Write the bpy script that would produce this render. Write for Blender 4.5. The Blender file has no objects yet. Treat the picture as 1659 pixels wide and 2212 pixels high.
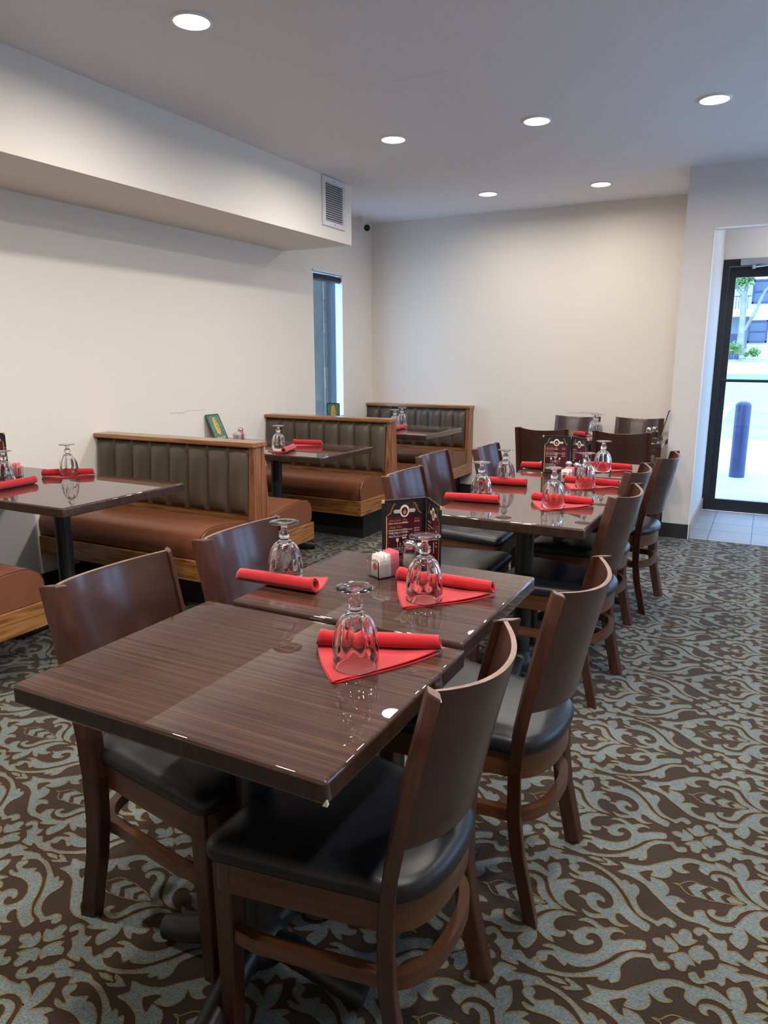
import bpy, bmesh, math, random
import numpy as np
from mathutils import Vector, Matrix
from mathutils.geometry import tessellate_polygon
random.seed(7)
S = bpy.context.scene
COL = S.collection
PI = math.pi
R = math.radians

# ---------------------------------------------------------------- camera, world, sun, exposure
cd = bpy.data.cameras.new('camera')
cam = bpy.data.objects.new('camera', cd)
COL.objects.link(cam)
cd.sensor_fit = 'HORIZONTAL'
cd.sensor_width = 36.0
cd.lens = 36.0 * 1563.13 / 1659.0
cd.clip_start = 0.02
cam.location = (0, 0, 1.3701)
cam.rotation_euler = (R(90 - 12.0), 0, R(27.607))
S.camera = cam

W = bpy.data.worlds.new('sky')
S.world = W
W.use_nodes = True
bg = W.node_tree.nodes['Background']
bg.inputs['Color'].default_value = (0.56, 0.75, 1.0, 1)
bg.inputs['Strength'].default_value = 6.5

sd = bpy.data.lights.new('sun', 'SUN')
sd.energy = 7.0
sd.angle = R(1.0)
sd.color = (1.0, 0.96, 0.90)
sun = bpy.data.objects.new('sun', sd)
COL.objects.link(sun)
sun.rotation_euler = (R(42), 0, R(1))      # from behind the building, high

S.view_settings.view_transform = 'Standard'
S.view_settings.look = 'None'
S.view_settings.exposure = 0.17
S.view_settings.gamma = 1.0
S.view_settings.use_curve_mapping = False
LAMP_W = 15.0
LAMP_COL = (1.0, 0.93, 0.85)

# ---------------------------------------------------------------- helpers
def tag(o, label=None, cat=None, group=None, kind=None):
    if label: o['label'] = label
    if cat: o['category'] = cat
    if group: o['group'] = group
    if kind: o['kind'] = kind
    return o

def thing(name, label, cat, loc=(0, 0, 0), rz=0.0, group=None):
    o = bpy.data.objects.new(name, None)
    o.empty_display_size = 0.05
    COL.objects.link(o)
    o.location = loc
    o.rotation_euler = (0, 0, rz)
    return tag(o, label, cat, group)

def obj(name, bm, mat, parent=None, smooth=False, angle=40, flat_over=None):
    me = bpy.data.meshes.new(name)
    bmesh.ops.recalc_face_normals(bm, faces=bm.faces[:])
    bm.to_mesh(me)
    bm.free()
    for m in (mat if isinstance(mat, (list, tuple)) else [mat]):
        me.materials.append(m)
    if smooth:
        me.polygons.foreach_set('use_smooth', [flat_over is None or p.area < flat_over for p in me.polygons])
        try:
            if flat_over is None: me.set_sharp_from_angle(angle=R(angle))
        except Exception:
            pass
    o = bpy.data.objects.new(name, me)
    COL.objects.link(o)
    if parent: o.parent = parent
    return o

def dup(root, loc, rz, label, group=None):
    r = root.copy(); COL.objects.link(r)
    r.location = loc; r.rotation_euler = (0, 0, rz)
    r['label'] = label
    if group: r['group'] = group
    for ch in list(root.children):
        c = ch.copy(); COL.objects.link(c); c.parent = r
        for g in list(ch.children):
            d = g.copy(); COL.objects.link(d); d.parent = c
    return r

def B(): return bmesh.new()

def box(bm, lo, hi, bev=0.0, seg=2, mi=0):
    x0, y0, z0 = lo; x1, y1, z1 = hi
    vs = [bm.verts.new(p) for p in ((x0,y0,z0),(x1,y0,z0),(x1,y1,z0),(x0,y1,z0),(x0,y0,z1),(x1,y0,z1),(x1,y1,z1),(x0,y1,z1))]
    fs = [bm.faces.new([vs[i] for i in q]) for q in ((3,2,1,0),(4,5,6,7),(0,1,5,4),(1,2,6,5),(2,3,7,6),(3,0,4,7))]
    for f in fs: f.material_index = mi
    if bev > 0:
        es = list({e for f in fs for e in f.edges})
        bmesh.ops.bevel(bm, geom=es, offset=bev, segments=seg, profile=0.5, affect='EDGES')
    return bm

def loft(bm, loops, cap=True, closed=True, mi=0):
    rows = [[bm.verts.new(p) for p in lp] for lp in loops]
    n = len(rows[0])
    for a, b in zip(rows, rows[1:]):
        for i in range(n if closed else n - 1):
            j = (i + 1) % n
            f = bm.faces.new((a[i], a[j], b[j], b[i])); f.material_index = mi
    if cap and closed:
        f = bm.faces.new(rows[0][::-1]); f.material_index = mi
        f = bm.faces.new(rows[-1]); f.material_index = mi
    return rows

def lathe(bm, prof, n=32, c=(0, 0, 0), fn=None, mi=0):
    rows = []
    for (r, z) in prof:
        if r < 1e-5:
            rows.append([bm.verts.new((c[0], c[1], c[2] + z))])
        else:
            rows.append([bm.verts.new((c[0] + (fn(r, z, 2*PI*i/n) if fn else r) * math.cos(2*PI*i/n),
                                       c[1] + (fn(r, z, 2*PI*i/n) if fn else r) * math.sin(2*PI*i/n), c[2] + z)) for i in range(n)])
    for a, b in zip(rows, rows[1:]):
        for i in range(n):
            j = (i + 1) % n
            if len(a) == 1 and len(b) == 1: continue
            if len(a) == 1: f = bm.faces.new((a[0], b[j], b[i]))
            elif len(b) == 1: f = bm.faces.new((a[i], a[j], b[0]))
            else: f = bm.faces.new((a[i], a[j], b[j], b[i]))
            f.material_index = mi
    return bm

def tube(bm, pts, rad, n=10, closed=False, mi=0, flat=1.0, cap=True):
    """round (or flattened) tube through points; rad may be a list"""
    P = [Vector(p) for p in pts]
    loops = []
    m = len(P)
    for i, p in enumerate(P):
        if closed: t = P[(i+1) % m] - P[i-1]
        else: t = P[min(i+1, m-1)] - P[max(i-1, 0)]
        t.normalize()
        up = Vector((0, 0, 1)) if abs(t.z) < 0.95 else Vector((0, 1, 0))
        s = t.cross(up).normalized(); u = s.cross(t).normalized()
        r = rad[i] if isinstance(rad, (list, tuple)) else rad
        loops.append([p + s * (r * math.cos(2*PI*k/n)) + u * (r * flat * math.sin(2*PI*k/n)) for k in range(n)])
    if closed: loops.append(loops[0]); cap = False
    if closed:
        rows = [[bm.verts.new(q) for q in lp] for lp in loops[:-1]]
        rows.append(rows[0])
        for a, b in zip(rows, rows[1:]):
            for i in range(n):
                bm.faces.new((a[i], a[(i+1) % n], b[(i+1) % n], b[i]))
    else:
        loft(bm, loops, cap, True, mi)
    return bm

def prism(bm, poly, axis, a, b, bev=0.0, mi=0):
    """extrude a 2-D polygon along an axis ('x','y','z')"""
    def mk(p, t):
        return {'x': (t, p[0], p[1]), 'y': (p[0], t, p[1]), 'z': (p[0], p[1], t)}[axis]
    rows = loft(bm, [[mk(p, a) for p in poly], [mk(p, b) for p in poly]], True, True, mi)
    if bev > 0:
        vs = rows[0] + rows[1]
        es = [e for e in bm.edges if e.verts[0] in vs and e.verts[1] in vs]
        bmesh.ops.bevel(bm, geom=es, offset=bev, segments=2, profile=0.5, affect='EDGES')
    return bm

def cat_rom(pts, k=3, closed=True):
    n = len(pts); out = []
    for i in range(n):
        p0, p1, p2, p3 = (np.array(pts[(i-1) % n]), np.array(pts[i]), np.array(pts[(i+1) % n]), np.array(pts[(i+2) % n]))
        for s in range(k):
            t = s / k
            out.append(0.5 * (2*p1 + (p2-p0)*t + (2*p0-5*p1+4*p2-p3)*t*t + (3*p1-p0-3*p2+p3)*t**3))
    return out

# ---------------------------------------------------------------- materials
def mat(name, base, rough=0.5, metal=0.0, coat=0.0, coat_rough=0.05, spec=0.5, sheen=0.0, bump=0.0, bscale=200.0, vary=0.0, vscale=3.0, emit=None, estr=0.0):
    m = bpy.data.materials.new(name); m.use_nodes = True
    nt = m.node_tree; b = nt.nodes['Principled BSDF']
    b.inputs['Base Color'].default_value = (*base, 1)
    b.inputs['Roughness'].default_value = rough
    b.inputs['Metallic'].default_value = metal
    b.inputs['Coat Weight'].default_value = coat
    b.inputs['Coat Roughness'].default_value = coat_rough
    b.inputs['Specular IOR Level'].default_value = spec
    b.inputs['Sheen Weight'].default_value = sheen
    if emit:
        b.inputs['Emission Color'].default_value = (*emit, 1)
        b.inputs['Emission Strength'].default_value = estr
    tc = nt.nodes.new('ShaderNodeTexCoord')
    if vary > 0:
        n = nt.nodes.new('ShaderNodeTexNoise'); n.inputs['Scale'].default_value = vscale; n.inputs['Detail'].default_value = 5
        nt.links.new(tc.outputs['Object'], n.inputs['Vector'])
        mr = nt.nodes.new('ShaderNodeMapRange')
        mr.inputs['From Min'].default_value = 0.3; mr.inputs['From Max'].default_value = 0.7
        mr.inputs['To Min'].default_value = 1 - vary; mr.inputs['To Max'].default_value = 1 + vary
        nt.links.new(n.outputs['Fac'], mr.inputs['Value'])
        mx = nt.nodes.new('ShaderNodeMix'); mx.data_type = 'RGBA'; mx.blend_type = 'MULTIPLY'
        mx.inputs['Factor'].default_value = 1.0
        mx.inputs['A'].default_value = (*base, 1)
        nt.links.new(mr.outputs['Result'], mx.inputs['B'])
        nt.links.new(mx.outputs['Result'], b.inputs['Base Color'])
    if bump > 0:
        n2 = nt.nodes.new('ShaderNodeTexNoise'); n2.inputs['Scale'].default_value = bscale; n2.inputs['Detail'].default_value = 3
        nt.links.new(tc.outputs['Object'], n2.inputs['Vector'])
        bp = nt.nodes.new('ShaderNodeBump'); bp.inputs['Strength'].default_value = bump; bp.inputs['Distance'].default_value = 0.004
        nt.links.new(n2.outputs['Fac'], bp.inputs['Height'])
        nt.links.new(bp.outputs['Normal'], b.inputs['Normal'])
    return m

def wood(name, dark, mid, light, scale, rough=0.4, coat=0.0, coat_rough=0.03, figure=0.0, bump=0.05):
    """grain stretched along the axis whose scale is small"""
    m = mat(name, mid, rough, coat=coat, coat_rough=coat_rough)
    nt = m.node_tree; b = nt.nodes['Principled BSDF']
    tc = nt.nodes.new('ShaderNodeTexCoord')
    mp = nt.nodes.new('ShaderNodeMapping'); mp.inputs['Scale'].default_value = scale
    nt.links.new(tc.outputs['Object'], mp.inputs['Vector'])
    n1 = nt.nodes.new('ShaderNodeTexNoise'); n1.inputs['Scale'].default_value = 1.0; n1.inputs['Detail'].default_value = 8
    n1.inputs['Roughness'].default_value = 0.65; n1.inputs['Distortion'].default_value = 0.4
    nt.links.new(mp.outputs['Vector'], n1.inputs['Vector'])
    src = n1.outputs['Fac']
    if figure > 0:
        mp2 = nt.nodes.new('ShaderNodeMapping'); mp2.inputs['Scale'].default_value = [s * 0.22 for s in scale]
        nt.links.new(tc.outputs['Object'], mp2.inputs['Vector'])
        n2 = nt.nodes.new('ShaderNodeTexNoise'); n2.inputs['Scale'].default_value = 1.0; n2.inputs['Detail'].default_value = 2
        nt.links.new(mp2.outputs['Vector'], n2.inputs['Vector'])
        mu = nt.nodes.new('ShaderNodeMath'); mu.operation = 'MULTIPLY'; mu.inputs[1].default_value = 22
        nt.links.new(n2.outputs['Fac'], mu.inputs[0])
        fr = nt.nodes.new('ShaderNodeMath'); fr.operation = 'PINGPONG'; fr.inputs[1].default_value = 1.0
        nt.links.new(mu.outputs[0], fr.inputs[0])
        mixf = nt.nodes.new('ShaderNodeMix'); mixf.data_type = 'FLOAT'; mixf.inputs['Factor'].default_value = figure
        nt.links.new(src, mixf.inputs['A']); nt.links.new(fr.outputs[0], mixf.inputs['B'])
        src = mixf.outputs['Result']
    cr = nt.nodes.new('ShaderNodeValToRGB')
    e = cr.color_ramp.elements
    e[0].position = 0.30; e[0].color = (*dark, 1)
    e[1].position = 0.72; e[1].color = (*light, 1)
    k = e.new(0.5); k.color = (*mid, 1)
    nt.links.new(src, cr.inputs['Fac'])
    nt.links.new(cr.outputs['Color'], b.inputs['Base Color'])
    if bump:
        bp = nt.nodes.new('ShaderNodeBump'); bp.inputs['Strength'].default_value = bump; bp.inputs['Distance'].default_value = 0.002
        nt.links.new(src, bp.inputs['Height']); nt.links.new(bp.outputs['Normal'], b.inputs['Normal'])
    return m

def glass(name, color=(1, 1, 1), ior=1.5, rough=0.0):
    m = bpy.data.materials.new(name); m.use_nodes = True
    b = m.node_tree.nodes['Principled BSDF']
    b.inputs['Base Color'].default_value = (*color, 1)
    b.inputs['Transmission Weight'].default_value = 1.0
    b.inputs['IOR'].default_value = ior
    b.inputs['Roughness'].default_value = rough
    return m

def pane(name, color=(0.8, 0.92, 1.0), refl=0.07):
    """thin flat pane: tinted see-through plus a mirror share"""
    m = bpy.data.materials.new(name); m.use_nodes = True
    nt = m.node_tree
    for n in list(nt.nodes): nt.nodes.remove(n)
    out = nt.nodes.new('ShaderNodeOutputMaterial')
    t = nt.nodes.new('ShaderNodeBsdfTransparent'); t.inputs['Color'].default_value = (*color, 1)
    g = nt.nodes.new('ShaderNodeBsdfGlossy'); g.inputs['Roughness'].default_value = 0.0
    mx = nt.nodes.new('ShaderNodeMixShader'); mx.inputs['Fac'].default_value = refl
    nt.links.new(t.outputs[0], mx.inputs[1]); nt.links.new(g.outputs[0], mx.inputs[2])
    nt.links.new(mx.outputs[0], out.inputs['Surface'])
    return m

def carpet(name, c, vary, amp):
    m = mat(name, c, 0.95, spec=0.1, sheen=0.15)
    nt = m.node_tree; b = nt.nodes['Principled BSDF']
    tc = nt.nodes.new('ShaderNodeTexCoord')
    n = nt.nodes.new('ShaderNodeTexNoise'); n.inputs['Scale'].default_value = 420; n.inputs['Detail'].default_value = 3
    mp = nt.nodes.new('ShaderNodeMapping'); mp.inputs['Scale'].default_value = (0.35, 1.0, 1.0)
    nt.links.new(tc.outputs['Object'], mp.inputs['Vector']); nt.links.new(mp.outputs['Vector'], n.inputs['Vector'])
    mr = nt.nodes.new('ShaderNodeMapRange'); mr.inputs['From Min'].default_value = 0.3; mr.inputs['From Max'].default_value = 0.7
    mr.inputs['To Min'].default_value = 1 - vary; mr.inputs['To Max'].default_value = 1 + vary
    nt.links.new(n.outputs['Fac'], mr.inputs['Value'])
    mx = nt.nodes.new('ShaderNodeMix'); mx.data_type = 'RGBA'; mx.blend_type = 'MULTIPLY'; mx.inputs['Factor'].default_value = 1
    mx.inputs['A'].default_value = (*c, 1)
    nt.links.new(mr.outputs['Result'], mx.inputs['B']); nt.links.new(mx.outputs['Result'], b.inputs['Base Color'])
    bp = nt.nodes.new('ShaderNodeBump'); bp.inputs['Strength'].default_value = amp; bp.inputs['Distance'].default_value = 0.004
    nt.links.new(n.outputs['Fac'], bp.inputs['Height']); nt.links.new(bp.outputs['Normal'], b.inputs['Normal'])
    return m

def tiles(name, base, grout, size):
    m = mat(name, base, 0.55, spec=0.3)
    nt = m.node_tree; b = nt.nodes['Principled BSDF']
    tc = nt.nodes.new('ShaderNodeTexCoord')
    br = nt.nodes.new('ShaderNodeTexBrick'); br.offset = 0.0
    br.inputs['Scale'].default_value = 1.0
    br.inputs['Brick Width'].default_value = size; br.inputs['Row Height'].default_value = size
    br.inputs['Mortar Size'].default_value = 0.004
    br.inputs['Color1'].default_value = (*base, 1); br.inputs['Color2'].default_value = (*[c * 0.9 for c in base], 1)
    br.inputs['Mortar'].default_value = (*grout, 1)
    nt.links.new(tc.outputs['Object'], br.inputs['Vector'])
    nt.links.new(br.outputs['Color'], b.inputs['Base Color'])
    return m

M = {}
M['wall'] = mat('cream wall paint', (0.80, 0.745, 0.665), 0.75, spec=0.25, bump=0.04, bscale=260)
M['wall_w'] = mat('pale wall paint', (0.78, 0.73, 0.67), 0.75, spec=0.25, bump=0.04, bscale=260)
M['ceil'] = mat('ceiling paint', (0.80, 0.795, 0.82), 0.85, spec=0.2, bump=0.05, bscale=180)
M['pier'] = mat('taupe wall paint', (0.66, 0.61, 0.575), 0.75, spec=0.25, bump=0.04, bscale=260)
M['white'] = mat('white paint', (0.80, 0.80, 0.80), 0.45)
M['black_base'] = mat('black vinyl base', (0.02, 0.02, 0.022), 0.5)
M['car_b'] = carpet('brown carpet pile', (0.036, 0.0222, 0.0135), 0.35, 0.6)
M['car_l'] = carpet('grey blue carpet pile', (0.140, 0.168, 0.163), 0.45, 0.6)
M['car_g'] = carpet('gold carpet pile', (0.19, 0.135, 0.055), 0.35, 0.6)
M['tile'] = tiles('grey floor tile', (0.29, 0.275, 0.27), (0.10, 0.10, 0.10), 0.30)
M['tile_b'] = mat('brown tile base', (0.36, 0.24, 0.18), 0.4)
M['chair'] = wood('mahogany stain', (0.036, 0.011, 0.006), (0.060, 0.0185, 0.0098), (0.095, 0.032, 0.016), (38, 38, 2.2), 0.36, coat=0.25, coat_rough=0.22)
M['chair_h'] = wood('mahogany stain across', (0.055, 0.019, 0.008), (0.095, 0.035, 0.014), (0.145, 0.058, 0.023), (3.0, 6.0, 45), 0.36, coat=0.25, coat_rough=0.22)
M['panel'] = wood('mahogany veneer', (0.036, 0.012, 0.0075), (0.048, 0.0165, 0.0105), (0.064, 0.023, 0.014), (6, 2.5, 28), 0.36, coat=0.45, coat_rough=0.17)
M['ply'] = wood('plywood edge', (0.10, 0.055, 0.04), (0.17, 0.10, 0.075), (0.24, 0.15, 0.115), (50, 6, 260), 0.45, bump=0.0)
M['vinyl'] = mat('black vinyl', (0.0105, 0.0115, 0.0155), 0.37, bump=0.10, bscale=420)
M['table'] = wood('walnut laminate', (0.019, 0.0075, 0.0045), (0.046, 0.0195, 0.0118), (0.092, 0.043, 0.027), (1.5, 95, 95), 0.45, coat=1.0, coat_rough=0.008, figure=0.14, bump=0.0)
M['table'].node_tree.nodes['Principled BSDF'].inputs['Specular IOR Level'].default_value = 0.08
M['table_e'] = wood('walnut laminate edge', (0.020, 0.009, 0.0055), (0.036, 0.0165, 0.010), (0.060, 0.030, 0.019), (55, 55, 2.0), 0.45, coat=1.0, coat_rough=0.02, bump=0.0)
M['iron'] = mat('black iron', (0.018, 0.019, 0.022), 0.38, bump=0.08, bscale=160)
M['oak_x'] = wood('oak stain lengthways', (0.14, 0.052, 0.014), (0.30, 0.125, 0.036), (0.42, 0.19, 0.062), (4.0, 36, 60), 0.30, coat=0.4, coat_rough=0.12, figure=0.28)
M['oak_y'] = wood('oak stain', (0.14, 0.052, 0.014), (0.30, 0.125, 0.036), (0.42, 0.19, 0.062), (36, 4.0, 60), 0.30, coat=0.4, coat_rough=0.12, figure=0.28)
M['oak_z'] = wood('oak stain upright', (0.13, 0.042, 0.015), (0.255, 0.090, 0.034), (0.35, 0.14, 0.058), (36, 46, 2.6), 0.32, coat=0.35, coat_rough=0.12, figure=0.35)
M['tan'] = mat('tan vinyl', (0.190, 0.066, 0.030), 0.36, bump=0.05, bscale=500, vary=0.06, vscale=5)
M['pipe'] = mat('dark piping', (0.045, 0.014, 0.008), 0.4)
M['olive'] = mat('olive brown vinyl', (0.072, 0.055, 0.035), 0.35, bump=0.10, bscale=600, vary=0.08, vscale=14)
M['red'] = mat('red cotton', (0.46, 0.012, 0.018), 0.85, spec=0.2, sheen=0.35, bump=0.25, bscale=900)
M['glass'] = glass('clear glass')
M['acryl'] = glass('clear plastic', (0.97, 0.97, 0.97), 1.35)
M['salt'] = mat('salt', (0.86, 0.84, 0.80), 0.9, bump=0.3, bscale=700)
M['pepper'] = mat('pepper', (0.10, 0.08, 0.06), 0.9, bump=0.3, bscale=700, vary=0.4, vscale=600)
M['chrome'] = mat('chrome', (0.72, 0.70, 0.68), 0.16, 1.0)
M['paper'] = mat('white paper', (0.82, 0.78, 0.74), 0.8)
M['pink'] = mat('pink paper', (0.80, 0.20, 0.26), 0.75)
M['red_ink'] = mat('red ink', (0.55, 0.06, 0.08), 0.8)
M['cover'] = mat('black leatherette', (0.010, 0.010, 0.014), 0.38, bump=0.08, bscale=500)
M['maroon'] = mat('maroon print', (0.075, 0.012, 0.022), 0.22, coat=0.6, coat_rough=0.06, vary=0.5, vscale=9)
M['night'] = mat('black print', (0.022, 0.018, 0.022), 0.22, coat=0.6, coat_rough=0.06)
M['gold'] = mat('gold print', (0.70, 0.40, 0.08), 0.35)
M['ink_w'] = mat('white print', (0.80, 0.77, 0.74), 0.5)
M['ink_o'] = mat('orange print', (0.60, 0.20, 0.05), 0.5)
M['ink_r'] = mat('crimson print', (0.55, 0.03, 0.07), 0.5)
M['ink_k'] = mat('dark print', (0.015, 0.010, 0.012), 0.5)
M['green'] = mat('green print', (0.075, 0.19, 0.125), 0.35, vary=0.35, vscale=22)
M['amber'] = mat('amber print', (0.66, 0.38, 0.09), 0.4, vary=0.3, vscale=40)
M['lens'] = mat('lit diffuser', (1, 1, 1), 0.6, emit=(1.0, 0.95, 0.86), estr=7.0)
M['grille'] = mat('white metal', (0.66, 0.65, 0.66), 0.4)
M['duct'] = mat('duct dark', (0.10, 0.10, 0.11), 0.7)
M['alu'] = mat('black anodised', (0.012, 0.013, 0.018), 0.42)
M['steel'] = mat('aluminium', (0.55, 0.57, 0.62), 0.3, 1.0)
M['door_glass'] = pane('door glass', (0.72, 0.84, 0.94), 0.06)
M['win_glass'] = pane('window glass', (0.72, 0.84, 0.95), 0.05)
M['bead'] = mat('white corner bead', (0.80, 0.83, 0.88), 0.4)
CARPET = {
  's1': [-3576,552,-3525,458,-3412,408,-3331,496,-3349,623,-3291,683,-3154,657,-2922,507,-2881,634,-2745,598,-2534,669,-2357,787,-2213,963,-2045,1182,-1916,1413,-1743,1585,-1521,1753,-1325,1832,-1363,2085,-1573,2025,-1782,1940,-1902,1862,-2026,1770,-2115,1787,-2144,1886,-2093,2028,-1989,2113,-1878,2131,-1777,2088,-1905,2188,-2062,2218,-2199,2151,-2303,2079,-2456,2148,-2608,2219,-2758,2211,-2869,2126,-2922,2052,-2801,2091,-2670,2096,-2548,2054,-2441,1980,-2546,1962,-2706,1914,-2820,1812,-2905,1677,-3012,1627,-3102,1612,-2991,1541,-2915,1533,-2906,1437,-2801,1332,-2669,1317,-2563,1369,-2471,1457,-2472,1553,-2533,1533,-2610,1528,-2665,1586,-2645,1694,-2562,1783,-2444,1810,-2328,1731,-2253,1627,-2230,1484,-2291,1292,-2387,1174,-2523,1059,-2671,993,-2875,954,-3090,967,-3265,991,-3411,968,-3514,872,-3413,870,-3287,889,-3218,837,-3310,785,-3467,716,-3556,643],
  's2': [-4897,692,-4830,615,-4760,605,-4715,692,-4653,733,-4558,648,-4553,536,-4580,466,-4459,390,-4324,255,-4280,76,-4150,47,-4010,40,-3870,69,-3967,167,-3848,180,-3652,117,-3458,98,-3335,85,-3153,166,-2901,194,-2661,291,-2464,390,-2161,561,-2155,478,-2056,492,-1942,608,-1879,513,-1747,635,-1723,808,-1770,1013,-1725,1199,-1605,1400,-1461,1527,-1273,1600,-1163,1614,-1086,1489,-986,1395,-856,1416,-747,1517,-780,1646,-866,1676,-964,1599,-1050,1642,-1134,1783,-1223,1729,-1375,1679,-1574,1626,-1746,1442,-1893,1195,-2062,949,-2250,733,-2438,540,-2663,392,-2924,290,-3177,248,-3374,296,-3584,471,-3651,315,-3787,341,-3941,480,-4040,440,-4159,428,-4163,610,-4218,727,-4289,674,-4427,690,-4550,806,-4675,887,-4795,876,-4869,806],
  's3': [-2183,22,-2354,219,-2115,230,-1853,292,-1594,416,-1435,593,-1261,757,-1071,936,-886,1111,-694,1204,-509,1254,-331,1236,-153,1244,25,1280,4,1374,169,1359,338,1287,507,1188,547,1200,457,1389,495,1528,693,1662,806,1448,846,1236,800,1050,766,936,904,1038,1081,1144,1256,1168,1135,995,1300,968,1431,863,1431,725,1325,763,1189,756,1099,633,1096,479,1175,309,1321,177,1555,64,1327,64,1125,107,960,230,844,382,720,596,620,830,531,979,570,949,416,1040,243,1072,84,1054,-63,957,-146,766,-130,729,-238,739,-376,853,-352,1060,-486,1085,-635,1043,-776,907,-816,777,-742,663,-595,635,-677,553,-794,504,-925,524,-1104,630,-1021,415,-1083,190,-1223,64,-1364,36,-1523,33,-1470,223,-1599,222,-1731,122,-1824,33,-1832,21],
  'v': [1189,-27,924,136,732,308,611,500,529,715,410,861,236,906,75,873,-36,799,-69,683,7,586,115,590,75,684,124,776,248,757,368,652,432,415,516,253,657,122,807,22],
  'leaf': [-946,6,-838,24,-779,36,-671,175,-549,271,-398,288,-65,274,207,213,478,152,807,1],
  'c1': [-583,-31,-380,279,-83,283,-307,-26],
  'c2': [-138,-32,89,227,297,168,170,-30],
  'c3': [345,-25,440,117,806,-62],
  'dart1': [-3219,44,-3044,94,-2879,97,-2730,21,-2900,-13,-3064,-10],
  'dart2': [-2843,-94,-2734,-115,-2559,-48,-2382,49,-2625,155,-2840,197,-2793,122,-2669,76,-2652,-1,-2763,-48],
  'f0': [3361,-12,3513,100,3654,58,3633,255,3812,164,3918,39,3908,-141,3642,-310,3644,-175,3455,-144],
  'f1': [3739,388,3891,412,3928,573,4022,674,4162,628,4212,418,4335,429,4162,188,4002,107,3858,213],
  'f2': [4170,-33,4262,188,4461,314,4459,188,4608,164,4705,18,4449,-160,4425,-292,4241,-193],
  'f3': [3737,-424,3944,-172,4120,-108,4244,-240,4328,-412,4192,-410,4145,-622,4055,-691,3937,-633,3887,-445],
}
# ---------------------------------------------------------------- the room shell
XL, YB, H = -3.731, 6.858, 2.70
XR, YF = 2.60, -2.40
YP, XP, XO = 5.914, -0.637, -0.440       # entry pier face, its left side, the opening's left jamb
YD = 7.19                                # door plane

def struct(name, bm, m, parent=None, smooth=False):
    o = obj(name, bm, m, parent, smooth)
    if parent is None: o['kind'] = 'structure'
    return o

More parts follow.
